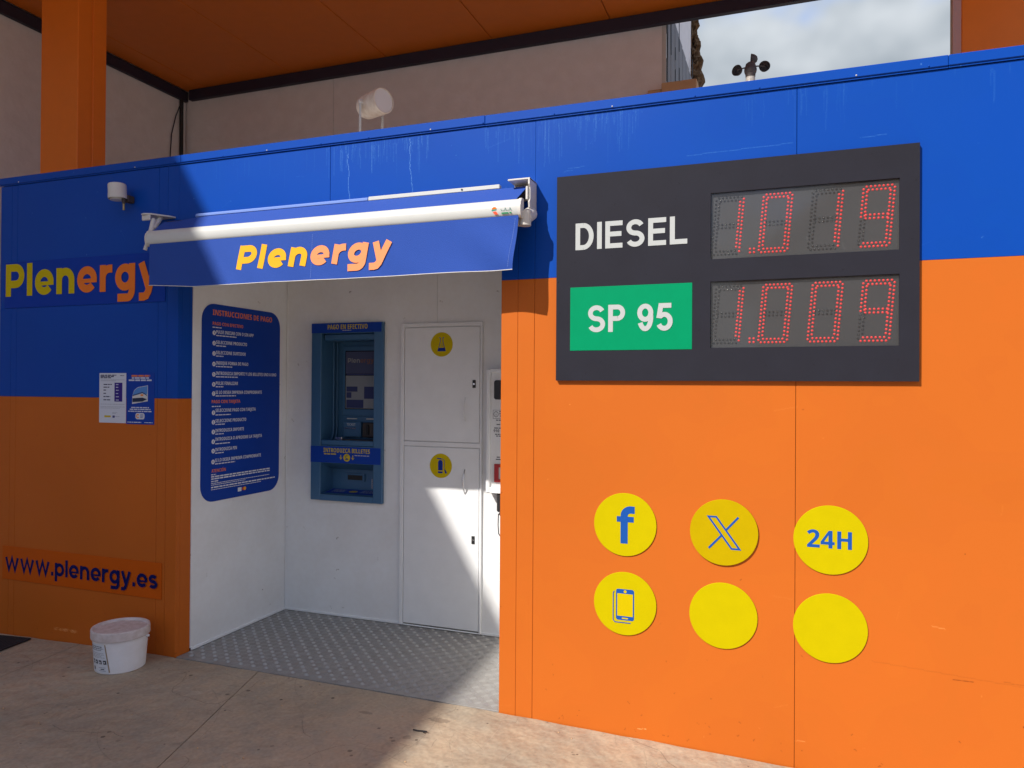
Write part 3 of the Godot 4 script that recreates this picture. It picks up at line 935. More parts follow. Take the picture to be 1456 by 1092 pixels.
	for i in 46:
		for k in 23:
			var p := Vector3(-3.345 + i * pitch, 0.0003, -1.0 + k * pitch)
			if p.z > -0.03: continue
			spots.append(Transform3D(Basis(Vector3.UP, PI * 0.25 + (PI * 0.5 if (i + k) % 2 else 0.0)).scaled(Vector3(0.8, 0.95, 0.8)), p))
	mm.instance_count = spots.size()
	for i in spots.size(): mm.set_instance_transform(i, spots[i])
	var mi := MultiMeshInstance3D.new()
	mi.name = "tread"
	mi.multimesh = mm
	mi.material_override = M.tread_bar
	stuff(mi)
	plate.add_child(mi, true)
	# cupboard doors in the back wall
	b = MB.new()
	for q in [[-2.436, 0.005, -2.408, 2.034], [-1.853, 0.005, -1.838, 2.034]]:
		b.span(Vector3(q[0], q[1], -1.0228), Vector3(q[2], q[3], -1.006), 0.003)
	for q in [[2.008, 2.034], [1.2115, 1.2425], [0.005, 0.0125]]:
		b.span(Vector3(-2.4078, q[0], -1.0228), Vector3(-1.8532, q[1], -1.0065), 0.003)
	part("door_frame", b, M.white_door, t)
	for k in 2:
		var y0: float = [1.2455, 0.0215][k]
		var y1: float = [2.0045, 1.2085][k]
		b = MB.new()
		b.span(Vector3(-2.4045, y0, -1.021), Vector3(-1.8565, y1, -1.008), 0.003)
		var door := part("door", b, M.white_door, t)
		tag(door, ["upper cupboard door with a flask sticker", "lower cupboard door with an extinguisher sticker"][k])
		b = MB.new()
		var hy: float = [1.462, 0.990][k]
		var pts := PackedVector3Array()
		for i in 11:
			var u := i / 10.0 * 2.0 - 1.0
			pts.append(Vector3(-1.955, hy + u * 0.078, -1.006 + 0.028 * (1.0 - u * u)))
		b.tube(pts, 0.0045, 8)
		part("handle", b, M.chrome if k == 1 else M.white_door, door)
		b = MB.new()
		var ly: float = [1.628, 0.614][k]
		b.span(Vector3(-1.905, ly - 0.026, -1.0078), Vector3(-1.883, ly + 0.026, -1.003), 0.002)
		part("lock_plate", b, M.black, door)
		b = MB.new()
		b.xf = Transform3D(Basis(Vector3.RIGHT, PI / 2), Vector3(-1.894, ly, -1.003))
		b.lathe(PackedVector2Array([Vector2(0.0, 0.003), Vector2(0.007, 0.003), Vector2(0.008, 0.0)]), 12)
		part("lock_barrel", b, M.chrome, door)
		b = MB.new()
		var cy: float = [1.889, 1.086][k]
		b.xf = Transform3D(Basis.IDENTITY, Vector3(-2.130, cy, -1.0079))
		b.col = Color(0.62, 0.47, 0.004)
		b.disc(Vector2.ZERO, 0.081, 40)
		b.col = Color(0.012, 0.04, 0.30)
		if k == 0: flask(b)
		else: extinguisher(b)
		part("sticker", b, M.print, door)
	return t

func flask(b: MB) -> void:
	b.poly(PackedVector2Array([Vector2(-0.031, -0.045), Vector2(0.031, -0.045), Vector2(0.024, -0.022), Vector2(-0.024, -0.022)]))
	b.ribbon(PackedVector2Array([Vector2(-0.020, 0.045), Vector2(-0.009, 0.044), Vector2(-0.010, 0.016), Vector2(-0.027, -0.040)]), 0.004)
	b.ribbon(PackedVector2Array([Vector2(0.020, 0.045), Vector2(0.009, 0.044), Vector2(0.010, 0.016), Vector2(0.027, -0.040)]), 0.004)
	for p in [Vector2(-0.003, -0.012), Vector2(0.006, -0.006), Vector2(0.0, 0.004)]: b.disc(p, 0.0025, 8)

func extinguisher(b: MB) -> void:
	b.poly(PackedVector2Array([Vector2(-0.020, -0.030), Vector2(0.014, -0.030), Vector2(0.014, 0.026), Vector2(0.006, 0.038), Vector2(-0.012, 0.038), Vector2(-0.020, 0.026)]))
	b.rect(-0.020, -0.049, 0.014, -0.037)
	b.poly(PackedVector2Array([Vector2(-0.030, 0.046), Vector2(0.004, 0.042), Vector2(0.004, 0.050), Vector2(-0.030, 0.052)]))
	b.ribbon(PackedVector2Array([Vector2(0.0, 0.046), Vector2(0.018, 0.045), Vector2(0.027, 0.034), Vector2(0.028, 0.012), Vector2(0.024, -0.012), Vector2(0.030, -0.030)]), 0.003)
	b.poly(PackedVector2Array([Vector2(0.026, -0.028), Vector2(0.034, -0.024), Vector2(0.046, -0.046), Vector2(0.034, -0.050)]))


# ------------------------------------------------------------------ price sign
func build_price_sign() -> void:
	var t := thing("price_sign", "dark grey fuel price sign with two red digit displays on the right wall", "price sign", Vector3(-0.258, 1.640, 0.0))
	var o := -t.position
	var x0 := -1.030; var x1 := 0.517; var y0 := 1.640; var y1 := 2.618; var zf := 0.020
	var wx0 := -0.312; var wx1 := 0.4435
	var b := MB.new()
	# front sheet with two windows cut through
	b.span(o + Vector3(x0, y0, 0.002), o + Vector3(wx0, y1, zf), 0.0)
	b.span(o + Vector3(wx1, y0, 0.002), o + Vector3(x1, y1, zf), 0.0)
	for q in [[y0, 1.788], [2.084, 2.184], [2.480, y1]]:
		b.span(o + Vector3(wx0, q[0], 0.002), o + Vector3(wx1, q[1], zf), 0.0)
	part("panel", b, M.sign_grey, t)
	b = MB.new()
	b.xf = Transform3D(Basis.IDENTITY, o + Vector3(0, 0, zf + 0.0006))
	var pale := Color(0.47, 0.49, 0.49)
	logo(b, "DIESEL", -0.936, -0.414, 2.2605, 0.127, 0.178, pale, pale, 0, 0.0, 0.135, true)
	part("lettering", b, M.print, t)
	b = MB.new()
	b.span(o + Vector3(-0.960, 1.782, zf - 0.002), o + Vector3(-0.391, 2.083, zf + 0.002), 0.001)
	var g := part("green_plate", b, M.sign_green, t)
	b = MB.new()
	b.xf = Transform3D(Basis.IDENTITY, o + Vector3(0, 0, zf + 0.0026))
	logo(b, "SP 95", -0.873, -0.477, 1.868, 0.127, 0.178, pale, pale, 0, 0.0, 0.125, true)
	part("lettering", b, M.print, g)
	for k in 2:
		var wy0: float = [2.184, 1.788][k]
		var wy1: float = [2.480, 2.084][k]
		b = MB.new()
		b.span(o + Vector3(wx0 + 0.0002, wy0 + 0.0002, 0.0010), o + Vector3(wx1 - 0.0002, wy1 - 0.0002, 0.003), 0.0)
		var disp := part("display_board", b, M.led_board, t)
		tag(disp, ["display showing 1.019 in red lights", "display showing 1.009 in red lights"][k])
		var text: String = ["1019", "1009"][k]
		for i in 4:
			var x: float = [-0.3095, -0.1085, 0.0925, 0.2895][i]
			var on := MB.new(); var off := MB.new()
			led_digit(on, off, text[i], o + Vector3(x, wy0 + 0.022, 0.003))
			if i == 1:
				for p in [[-0.036, 0.0], [-0.019, 0.0], [-0.036, 0.016], [-0.019, 0.016]]:
					on.dome(o + Vector3(x + p[0], wy0 + 0.024 + p[1], 0.003), 0.0052)
			stuff(part("lit_digit_lights", on, M.led_on, disp))
			if off.v.size(): stuff(part("unlit_digit_lights", off, M.led_off, disp))
		b = MB.new()
		b.xf = Transform3D(Basis.IDENTITY, o)
		b.quad(Vector3(wx0 + 0.0005, wy0 + 0.0005, 0.0125), Vector3(wx1 - 0.0005, wy0 + 0.0005, 0.0125), Vector3(wx1 - 0.0005, wy1 - 0.0005, 0.0125), Vector3(wx0 + 0.0005, wy1 - 0.0005, 0.0125), Vector3.BACK)
		part("window_pane", b, M.pane, t)
		b = MB.new()      # scratches and dust specks on the cover
		b.xf = Transform3D(Basis.IDENTITY, o + Vector3(0, 0, 0.0128))
		b.col = Color(0.14, 0.135, 0.14)
		for i in 9:
			var q := Vector2(rng.randf_range(wx0 + 0.03, wx1 - 0.06), rng.randf_range(wy0 + 0.04, wy1 - 0.04))
			var lean := rng.randf_range(-1.5, -0.4)
			var l := rng.randf_range(0.006, 0.035)
			b.ribbon(PackedVector2Array([q, q + Vector2.from_angle(lean) * l * 0.5, q + Vector2.from_angle(lean + 0.15) * l]), rng.randf_range(0.0006, 0.0013))
		for i in 26:
			b.disc(Vector2(rng.randf_range(wx0 + 0.01, wx1 - 0.01), rng.randf_range(wy0 + 0.01, wy1 - 0.01)), rng.randf_range(0.0006, 0.0016), 6)
			b.layer = 0.0
		stuff(part("scratches", b, M.print, t))

func led_digit(on: MB, off: MB, ch: String, at: Vector3) -> void:
	var segs: String = {"1": "bc", "0": "abcdef", "9": "abcdfg"}[ch]
	var w := 0.118; var h := 0.252; var st := 0.0172; var inset := 0.0145; var slant := 0.085
	var dots := []
	for s in [["a", 0], ["d", 1]]:
		var y0 := h if s[1] == 0 else 0.0
		var dy := -inset if s[1] == 0 else inset
		for i in 7: dots.append([s[0], w * 0.5 + (i - 3.0) * st * 0.93, y0])
		for i in 6: dots.append([s[0], w * 0.5 + (i - 2.5) * st * 0.93, y0 + dy])
	for i in 6:
		dots.append(["g", w * 0.5 + (i - 2.5) * st * 0.95, h * 0.5 + 0.007])
		dots.append(["g", w * 0.5 + (i - 2.5) * st * 0.95, h * 0.5 - 0.008])
	for s in [["f", "e", 0.0, inset], ["b", "c", w, -inset]]:
		for i in 15:
			var y := h * 0.5 + (i - 7) * st * 0.96
			dots.append([s[0] if i > 7 else s[1] if i < 7 else (s[0] if segs.contains(s[0]) else s[1]), s[2], y])
			if i > 0 and i < 14: dots.append([s[0] if i > 7 else s[1] if i < 7 else (s[0] if segs.contains(s[0]) else s[1]), s[2] + s[3], y + 0.004])
	for d in dots:
		var p := at + Vector3(d[1] + d[2] * slant, d[2], 0.0)
		(on if segs.contains(d[0]) else off).dome(p, 0.0052)


# ------------------------------------------------------------------ round signs
func build_discs() -> void:
	var ink := Color(0.012, 0.085, 0.36)
	var spec := [
		[-0.6945, 0.9695, "round yellow sign with a blue letter f, top left of six", 0],
		[-0.2505, 0.966, "round deeper yellow sign with a blue outlined X, slightly warped", 1],
		[0.186, 0.965, "round yellow sign reading 24H in blue, right of the X sign", 2],
		[-0.693, 0.602, "round yellow sign with a blue mobile phone symbol", 3],
		[-0.252, 0.595, "blank round yellow sign between the phone sign and the right wall joint", 4],
		[0.186, 0.591, "blank round yellow sign over the wall joint, under the 24H sign", 5]]
	for s in spec:
		var t := thing("round_sign", s[2], "sign", Vector3(s[0], s[1], 0.001), 0.0, "round yellow signs on the orange wall")
		var b := MB.new()
		b.xf = Transform3D(Basis(Vector3.RIGHT, PI / 2), Vector3.ZERO)
		var r := 0.1465
		var th := 0.005
		if s[3] == 1: th = 0.009
		b.lathe(PackedVector2Array([Vector2(r, 0), Vector2(r, th - 0.001), Vector2(r - 0.001, th), Vector2(0, th)]), 64)
		part("disc", b, M.disc_ochre if s[3] == 1 else M.disc_yellow, t)
		if s[3] > 3: 
			continue
		b = MB.new()
		b.xf = Transform3D(Basis.IDENTITY, Vector3(0, 0, th + 0.0005))
		b.col = ink
		match s[3]:
			0:
				var hook := arc(0.028, 0.042, 0.031, 0.028, 180, 78, 10)
				var path := PackedVector2Array([Vector2(-0.003, -0.088)]); path.append_array(hook); path.append(Vector2(0.046, 0.0695))
				b.ribbon(path, 0.034)
				b.rect(-0.038, 0.012, 0.042, 0.038)
			1:
				b.ribbon(PackedVector2Array([Vector2(-0.066, 0.068), Vector2(-0.032, 0.068), Vector2(0.068, -0.070), Vector2(0.034, -0.070)]), 0.008, true)
				b.ribbon(PackedVector2Array([Vector2(0.063, 0.071), Vector2(0.009, 0.010)]), 0.009)
				b.ribbon(PackedVector2Array([Vector2(-0.010, -0.014), Vector2(-0.064, -0.073)]), 0.009)
			2:
				words(b, "24H", -0.092, 0.084, -0.035, 0.074)
			3:
				b.poly(round_rect(-0.041, -0.077, 0.044, 0.067, 0.010))
				b.col = Color(0.58, 0.445, 0.0)
				b.rect(-0.035, -0.058, 0.038, 0.046)
				b.disc(Vector2(0.002, 0.056), 0.007, 16)
				b.poly(round_rect(-0.013, -0.071, 0.016, -0.065, 0.0025, 3))
				b.col = ink
				b.ribbon(PackedVector2Array([Vector2(-0.049, 0.055), Vector2(-0.054, 0.048), Vector2(-0.054, -0.078), Vector2(-0.046, -0.088), Vector2(0.028, -0.088)]), 0.004)
		part("symbol", b, M.print, t)


# ------------------------------------------------------------------ boards and papers on the walls
func build_boards() -> void:
	var yellow := Color(0.60, 0.46, 0.004); var orange := Color(0.84, 0.20, 0.03)
	# word plaque, upper left
	var t := thing("name_plaque", "blue plaque with yellow and orange company lettering beside the awning", "sign", Vector3(-4.148, 2.100, 0.0))
	var b := MB.new()
	b.span(Vector3(-0.684, 0.006, 0.001), Vector3(0.682, 0.306, 0.005), 0.001)
	part("plate", b, M.plaque_blue, t)
	b = MB.new()
	b.xf = Transform3D(Basis.IDENTITY, Vector3(4.148, -2.1, 0.0055))
	logo(b, "Plenergy", -4.820, -3.512, 2.182, 0.166, 0.30, yellow, orange)
	part("lettering", b, M.print, t)
	# web address plaque, lower left
	t = thing("address_plaque", "orange plaque with dark blue web address low on the left wall", "sign", Vector3(-4.149, 0.327, 0.0))
	b = MB.new()
	b.span(Vector3(-0.676, 0.002, 0.001), Vector3(0.674, 0.219, 0.005), 0.001)
	part("plate", b, M.plaque_orange, t)
	b = MB.new()
	b.xf = Transform3D(Basis.IDENTITY, Vector3(4.149, -0.327, 0.0055))
	var navy := Color(0.004, 0.008, 0.10)
	logo(b, "www.plenergy.es", -4.798, -3.500, 0.390, 0.084, 0.25, navy, navy, 0, 0.0, 0.14)
	part("lettering", b, M.print, t)

	# instructions on the left alcove wall
	t = thing("instruction_board", "blue board of payment instructions with rounded corners on the alcove wall", "sign", Vector3(-3.368, 1.5, -0.56), PI / 2)
	b = MB.new()
	b.prism(round_rect(-0.375, -0.622, 0.375, 0.620, 0.105, 8), 0.0005, 0.0045)
	part("plate", b, M.board_blue, t)
	b = MB.new()
	b.xf = Transform3D(Basis.IDENTITY, Vector3(0, 0, 0.005))
	b.col = Color(0.84, 0.22, 0.04)
	words(b, "INSTRUCCIONES DE PAGO", -0.285, 0.285, 0.549, 0.034)
	b.layer = 0.0
	words(b, "PAGO CON EFECTIVO", -0.285, -0.008, 0.487, 0.020)
	b.layer = 0.0
	words(b, "PAGO CON TARJETA", -0.288, -0.029, -0.011, 0.020)
	b.layer = 0.0
	words(b, "ATENCIÓN", -0.284, -0.158, -0.440, 0.020)
	b.layer = 0.0
	part("heading", b, M.print, t)
	b = MB.new()
	b.xf = Transform3D(Basis.IDENTITY, Vector3(0, 0, 0.005))
	var white := Color(0.74, 0.75, 0.78)
	b.col = white
	var lines := [["PULSE INICIAR CON O SIN APP", 0.439, 0.095, -0.071], ["SELECCIONE PRODUCTO", 0.374, 0.031, -0.167], ["SELECCIONE SURTIDOR", 0.309, 0.020, -0.188], ["INDIQUE FORMA DE PAGO", 0.243, 0.045, -0.108],
		["INTRODUZCA IMPORTE Y LOS BILLETES UNO A UNO", 0.178, 0.336, -0.055], ["PULSE FINALIZAR", 0.115, -0.053, -0.185], ["SI LO DESEA IMPRIMA COMPROBANTE", 0.057, 0.184, -0.071],
		["SELECCIONE PAGO CON TARJETA", -0.063, 0.123, -0.116], ["SELECCIONE PRODUCTO", -0.123, 0.029, -0.171], ["INTRODUZCA IMPORTE", -0.184, 0.008, -0.180], ["INTRODUZCA O APROXIME LA TARJETA", -0.245, 0.189, -0.123], ["INTRODUZCA PIN", -0.304, -0.058, -0.178], ["SI LO DESEA IMPRIMA COMPROBANTE", -0.372, 0.180, -0.073]]
	var num := 0
	for l in lines:
		var y: float = l[1]
		b.col = white
		b.layer = 0.0
		words(b, l[0], -0.254, l[2], y - 0.004, 0.0205, 700)
		b.layer = 0.0
		scribble(b, -0.254, l[3], y - 0.019, 0.006)
		b.layer = 0.0
		b.disc(Vector2(-0.272, y - 0.001), 0.0145, 16)
		b.col = Color(0.012, 0.055, 0.36)
		words(b, str(num + 1 if num < 7 else num - 6), -0.277, -0.268, y - 0.008, 0.015)
		num += 1
	b.col = white
	b.layer = 0.0
	for q in [[0.470, -0.207, 0.006], [-0.028, -0.210, 0.006], [-0.456, -0.245, 0.006], [-0.470, 0.274, 0.008], [-0.484, 0.274, 0.008], [-0.499, -0.226, 0.007], [-0.510, 0.269, 0.004], [-0.520, 0.027, 0.004], [-0.537, 0.330, 0.008], [-0.549, 0.183, 0.004]]:
		scribble(b, -0.287, q[1], q[0], q[2])
		b.layer = 0.0
	b.rect(-0.045, -0.588, -0.010, -0.562)
	b.col = Color(0.75, 0.10, 0.03); b.disc(Vector2(0.008, -0.574), 0.011, 14)
	b.col = Color(0.85, 0.40, 0.04); b.disc(Vector2(0.022, -0.574), 0.012, 14)
	part("lettering", b, M.print, t)

	# two papers, left wall
	t = thing("price_notice", "white printed notice pasted on the left wall, left of the blue leaflet", "notice", Vector3(-3.879, 1.526, 0.0005))
	b = MB.new()
	b.span(Vector3(-0.109, -0.153, 0.0), Vector3(0.109, 0.153, 0.0015), 0.0)
	part("sheet", b, mat("paper", Color(0.62, 0.64, 0.72), 0.6), t)
	b = MB.new()
	b.xf = Transform3D(Basis.IDENTITY, Vector3(0, 0, 0.002))
	b.col = Color(0.06, 0.06, 0.12)
	for q in [[0.137, -0.100, 0.030, 0.006], [0.129, -0.100, 0.012, 0.006], [0.121, -0.100, -0.012, 0.006], [0.135, 0.062, 0.095, 0.004]]:
		scribble(b, q[1], q[2], q[0], q[3]); b.layer = 0.0
	b.col = Color(0.38, 0.40, 0.47)
	for q in [[0.110, 0.100], [0.104, 0.03], [-0.040, 0.100], [-0.056, 0.100], [-0.064, 0.06], [-0.091, 0.040], [-0.097, 0.03], [-0.115, 0.06]]:
		scribble(b, -0.098 if q[0] > -0.08 else 0.0, q[1], q[0], 0.003); b.layer = 0.0
	b.col = Color(0.05, 0.05, 0.11)
	var rows := [[0.062, "Gasóleo A B", 0.068], [0.045, "Gasóleo C", 0.048], [0.027, "GLP", 0.020], [0.007, "GNC", 0.022], [-0.013, "Electricidad", 0.056], [-0.033, "Electricidad", 0.056]]
	for q in rows:
		b.col = Color(0.05, 0.05, 0.11)
		scribble(b, -0.074, -0.074 + q[2], q[0] + 0.018, 0.006); b.layer = 0.0
	b.col = Color(0.045, 0.025, 0.22)
	b.rect(0.016, -0.022, 0.080, 0.094)
	b.col = Color(0.5, 0.52, 0.62)
	for q in rows:
		scribble(b, 0.028, 0.052, q[0] + 0.018, 0.005); b.layer -= 0.00025
	b.layer = 0.0
	b.col = Color(0.55, 0.42, 0.03); b.rect(-0.065, -0.119, -0.012, -0.108)
	b.layer = 0.0
	b.col = Color(0.02, 0.03, 0.20); b.rect(0.002, -0.121, 0.020, -0.108)
	part("lettering", b, M.print, t)

	t = thing("blue_leaflet", "blue printed leaflet with a petrol station picture, right of the white notice", "notice", Vector3(-3.656, 1.525, 0.0005))
	b = MB.new()
	b.span(Vector3(-0.110, -0.156, 0.0), Vector3(0.110, 0.157, 0.0015), 0.0)
	part("sheet", b, M.board_blue, t)
	b = MB.new()
	b.xf = Transform3D(Basis.IDENTITY, Vector3(0, 0, 0.002))
	b.col = Color(0.75, 0.20, 0.06); scribble(b, -0.070, 0.076, 0.132, 0.010); b.layer = 0.0
	b.col = Color(0.6, 0.62, 0.7)
	for q in [[0.120, 0.068, 0.008], [0.106, 0.092, 0.009], [-0.058, 0.070, 0.006], [-0.069, 0.082, 0.006], [-0.081, 0.094, 0.006]]:
		scribble(b, -q[1], q[1], q[0], q[2]); b.layer = 0.0
	scribble(b, -0.10, 0.01, -0.147, 0.005); b.layer = 0.0
	scribble(b, 0.035, 0.10, -0.147, 0.004); b.layer = 0.0
	var frame := PackedVector2Array([Vector2(-0.064, -0.034), Vector2(0.060, -0.016), Vector2(0.060, 0.080), Vector2(-0.020, 0.068), Vector2(-0.048, 0.050), Vector2(-0.062, 0.018)])
	b.col = Color(0.6, 0.6, 0.62); b.poly(frame)
	b.col = Color(0.10, 0.26, 0.60); b.poly(PackedVector2Array([Vector2(-0.061, 0.018), Vector2(0.057, 0.028), Vector2(0.057, 0.077), Vector2(-0.020, 0.065), Vector2(-0.046, 0.048)]))
	b.col = Color(0.05, 0.07, 0.16); b.poly(PackedVector2Array([Vector2(-0.060, 0.020), Vector2(0.018, 0.040), Vector2(0.018, 0.033), Vector2(-0.060, 0.014)]))
	b.col = Color(0.05, 0.07, 0.16); b.poly(PackedVector2Array([Vector2(0.018, 0.040), Vector2(0.055, 0.022), Vector2(0.055, 0.016), Vector2(0.018, 0.033)]))
	b.col = Color(0.65, 0.62, 0.60); b.poly(PackedVector2Array([Vector2(-0.060, 0.013), Vector2(0.018, 0.032), Vector2(0.055, 0.015), Vector2(0.055, 0.002), Vector2(-0.060, 0.000)]))
	b.col = Color(0.03, 0.04, 0.08); b.poly(PackedVector2Array([Vector2(-0.060, 0.001), Vector2(0.020, 0.006), Vector2(0.055, -0.004), Vector2(0.020, -0.018), Vector2(-0.060, -0.022)]))
	b.col = Color(0.8, 0.25, 0.05); b.rect(0.004, 0.015, 0.026, 0.026)
	b.layer = 0.0
	b.col = Color(0.6, 0.62, 0.68); b.poly(round_rect(-0.036, -0.126, 0.036, -0.088, 0.014, 4))
	b.col = Color(0.8, 0.25, 0.05); b.ribbon(arc(-0.017, -0.107, 0.010, 0.010, 40, 320, 12), 0.006)
	b.col = Color(0.15, 0.18, 0.4)
	for y in [-0.101, -0.109, -0.117]:
		scribble(b, 0.002, 0.026, y, 0.004); b.layer -= 0.00025
	part("lettering", b, M.print, t)


# ------------------------------------------------------------------ cash machine
func build_cash_machine() -> void:
	var t := thing("cash_machine", "blue steel cash payment machine set into the white alcove wall", "payment machine", Vector3(-2.855, 0.81, -1.023))
	var o := -t.position
	var zf := -0.995
	var X0 := -3.140; var X1 := -2.565
	var b := MB.new()
	var f := func(x0, y0, x1, y1, bev): b.span(o + Vector3(x0, y0, -1.0225), o + Vector3(x1, y1, zf), bev)
	f.call(X0, 0.808, -3.060, 2.050, 0.003)
	f.call(-2.636, 0.808, X1, 2.050, 0.003)
	f.call(-3.060, 1.978, -2.636, 2.050, 0.0)
	f.call(-3.060, 1.072, -2.636, 1.192, 0.0)
	f.call(-3.060, 0.808, -2.636, 0.850, 0.0)
	part("front_panel", b, M.atm_steel, t)
	# deep niche with the screen
	b = MB.new()
	var zb := -1.20
	b.span(o + Vector3(-3.085, 1.16, zb - 0.01), o + Vector3(-2.61, 2.0, zb), 0.0)
	b.span(o + Vector3(-3.085, 1.17, zb), o + Vector3(-3.062, 2.0, -1.0), 0.0)
	b.span(o + Vector3(-2.634, 1.17, zb), o + Vector3(-2.61, 2.0, -1.0), 0.0)
	b.span(o + Vector3(-3.062, 1.98, zb), o + Vector3(-2.634, 2.0, -1.0), 0.0)
	b.span(o + Vector3(-3.062, 1.165, zb), o + Vector3(-2.634, 1.190, -1.0), 0.0)
	# curved inner frames that taper back, and the sill lip
	b.xf = Transform3D(Basis.IDENTITY, o)
	b.quad(Vector3(-3.062, 1.192, -1.16), Vector3(-2.634, 1.192, -1.16), Vector3(-2.634, 1.232, -1.02), Vector3(-3.062, 1.232, -1.02), Vector3(0, 0.95, -0.3))
	b.span(Vector3(-3.060, 1.192, -1.02), Vector3(-2.636, 1.232, -1.0), 0.006)
	b.span(Vector3(-3.055, 1.93, -1.19), Vector3(-2.64, 1.978, -1.02), 0.01)
	part("niche", b, M.atm_steel, t)
	b = MB.new()
	b.xf = Transform3D(Basis.IDENTITY, o)
	for z in [-1.185, -1.15]:
		var x := -3.052 if z < -1.16 else -3.058
		var p := PackedVector3Array([Vector3(x, 1.93, z)])
		for a in 7:
			var ang := deg_to_rad(a * 15.0)
			p.append(Vector3(x, 1.29 - 0.09 * sin(ang), z + 0.09 - 0.09 * cos(ang)))
		b.tube(p, 0.006, 8)
	part("niche_bead", b, M.atm_steel, t)
	b = MB.new()
	b.span(o + Vector3(-3.01, 1.395, zb + 0.0005), o + Vector3(-2.655, 1.90, zb + 0.012), 0.004)
	part("screen_bezel", b, M.atm_steel, t)
	b = MB.new()
	b.span(o + Vector3(-2.985, 1.443, zb + 0.0121), o + Vector3(-2.670, 1.865, zb + 0.016), 0.002)
	var scr := part("screen", b, M.black_gloss, t)
	b = MB.new()
	b.xf = Transform3D(Basis.IDENTITY, o + Vector3(0, 0, zb + 0.0166))
	b.col = Color(0.085, 0.095, 0.18); b.rect(-2.978, 1.700, -2.677, 1.858)
	b.col = Color(0.27, 0.29, 0.31); b.rect(-2.978, 1.450, -2.677, 1.685)
	b.col = Color(0.05, 0.06, 0.16)
	for q in [[-2.972, 1.570, -2.88, 1.607], [-2.972, 1.525, -2.93, 1.566], [-2.972, 1.453, -2.83, 1.512], [-2.825, 1.520, -2.69, 1.607], [-2.972, 1.688, -2.677, 1.698]]:
		b.rect(q[0], q[1], q[2], q[3]); b.layer -= 0.00025
	b.layer += 0.0003
	logo(b, "Plenergy", -2.962, -2.745, 1.778, 0.026, 0.26, Color(0.30, 0.30, 0.30), Color(0.22, 0.12, 0.10))
	part("screen_print", b, M.print, scr)
	# ticket slot, card reader, tray things
	b = MB.new()
	b.span(o + Vector3(-2.985, 1.245, zb), o + Vector3(-2.840, 1.355, -1.165), 0.004)
	var tk := part("ticket_slot", b, M.atm_steel, t)
	b = MB.new(); b.span(o + Vector3(-2.965, 1.305, -1.166), o + Vector3(-2.875, 1.314, -1.150), 0.003)
	part("slot_lip", b, M.chrome, tk)
	b = MB.new(); b.xf = Transform3D(Basis.IDENTITY, o + Vector3(0, 0, -1.1645)); b.col = Color(0.5, 0.53, 0.58)
	words(b, "TICKET", -2.955, -2.883, 1.326, 0.017)
	part("lettering", b, M.print, tk)
	b = MB.new()
	b.span(o + Vector3(-2.825, 1.245, zb), o + Vector3(-2.70, 1.350, -1.160), 0.006)
	var cr := part("card_reader", b, M.meter_plastic, t)
	b = MB.new(); b.span(o + Vector3(-2.79, 1.262, -1.161), o + Vector3(-2.765, 1.335, -1.150), 0.004)
	part("card_mouth", b, M.black, cr)
	b = MB.new()
	b.span(o + Vector3(-2.97, 1.372, zb), o + Vector3(-2.89, 1.379, -1.188), 0.001)
	part("light_strip", b, M.cream_alu, t)
	b = MB.new()
	b.span(o + Vector3(-2.81, 1.372, zb), o + Vector3(-2.67, 1.379, -1.188), 0.001)
	part("light_strip", b, M.cream_alu, t)
	b = MB.new()
	b.span(o + Vector3(-3.000, 1.225, -1.13), o + Vector3(-2.945, 1.247, -1.085), 0.003)
	part("tray_plate", b, M.chrome, t)
	b = MB.new()
	b.span(o + Vector3(-2.93, 1.222, -1.15), o + Vector3(-2.66, 1.232, -1.07), 0.003)
	part("keypad", b, M.meter_plastic, t)
	# lower niche
	b = MB.new()
	b.span(o + Vector3(-3.085, 0.83, -1.16), o + Vector3(-2.61, 1.09, -1.15), 0.0)
	b.span(o + Vector3(-3.085, 0.83, -1.15), o + Vector3(-3.062, 1.09, -1.0), 0.0)
	b.span(o + Vector3(-2.634, 0.83, -1.15), o + Vector3(-2.61, 1.09, -1.0), 0.0)
	b.xf = Transform3D(Basis.IDENTITY, o)
	b.quad(Vector3(-3.062, 1.015, -1.15), Vector3(-2.634, 1.015, -1.15), Vector3(-2.634, 1.071, -1.0), Vector3(-3.062, 1.071, -1.0), Vector3(0, -0.94, 0.35))
	b.quad(Vector3(-3.062, 0.872, -1.15), Vector3(-2.634, 0.872, -1.15), Vector3(-2.634, 0.852, -1.0), Vector3(-3.062, 0.852, -1.0), Vector3(0, 0.99, 0.13))
	part("note_niche", b, M.atm_steel, t)
	b = MB.new()
	b.prism(PackedVector2Array([Vector2(-2.945, 0.932), Vector2(-2.79, 0.932), Vector2(-2.79, 0.985), Vector2(-2.945, 0.985)]), 0.0, 0.010)
	for i in b.v.size(): b.v[i] += o + Vector3(0, 0, -1.150)
	var ns := part("note_slot", b, M.atm_steel, t)
	b = MB.new()
	b.span(o + Vector3(-2.928, 0.941, -1.141), o + Vector3(-2.807, 0.975, -1.1385), 0.002)
	part("slot_mouth", b, M.black, ns)
	b = MB.new()
	b.span(o + Vector3(-2.735, 0.885, -1.150), o + Vector3(-2.730, 0.955, -1.147), 0.001)
	part("note_guide", b, M.chrome, t)
	b = MB.new()
	b.xf = Transform3D(Basis(Vector3.RIGHT, -PI / 2 + 0.132), o + Vector3(-2.846, 0.8655, -1.085))
	b.col = Color(0.012, 0.05, 0.33); b.rect(-0.20, -0.055, 0.20, 0.055)
	b.col = Color(0.55, 0.42, 0.02); b.poly(arc(0.0, 0.0, 0.034, 0.022, 0, 345, 20))
	b.col = Color(0.5, 0.5, 0.5)
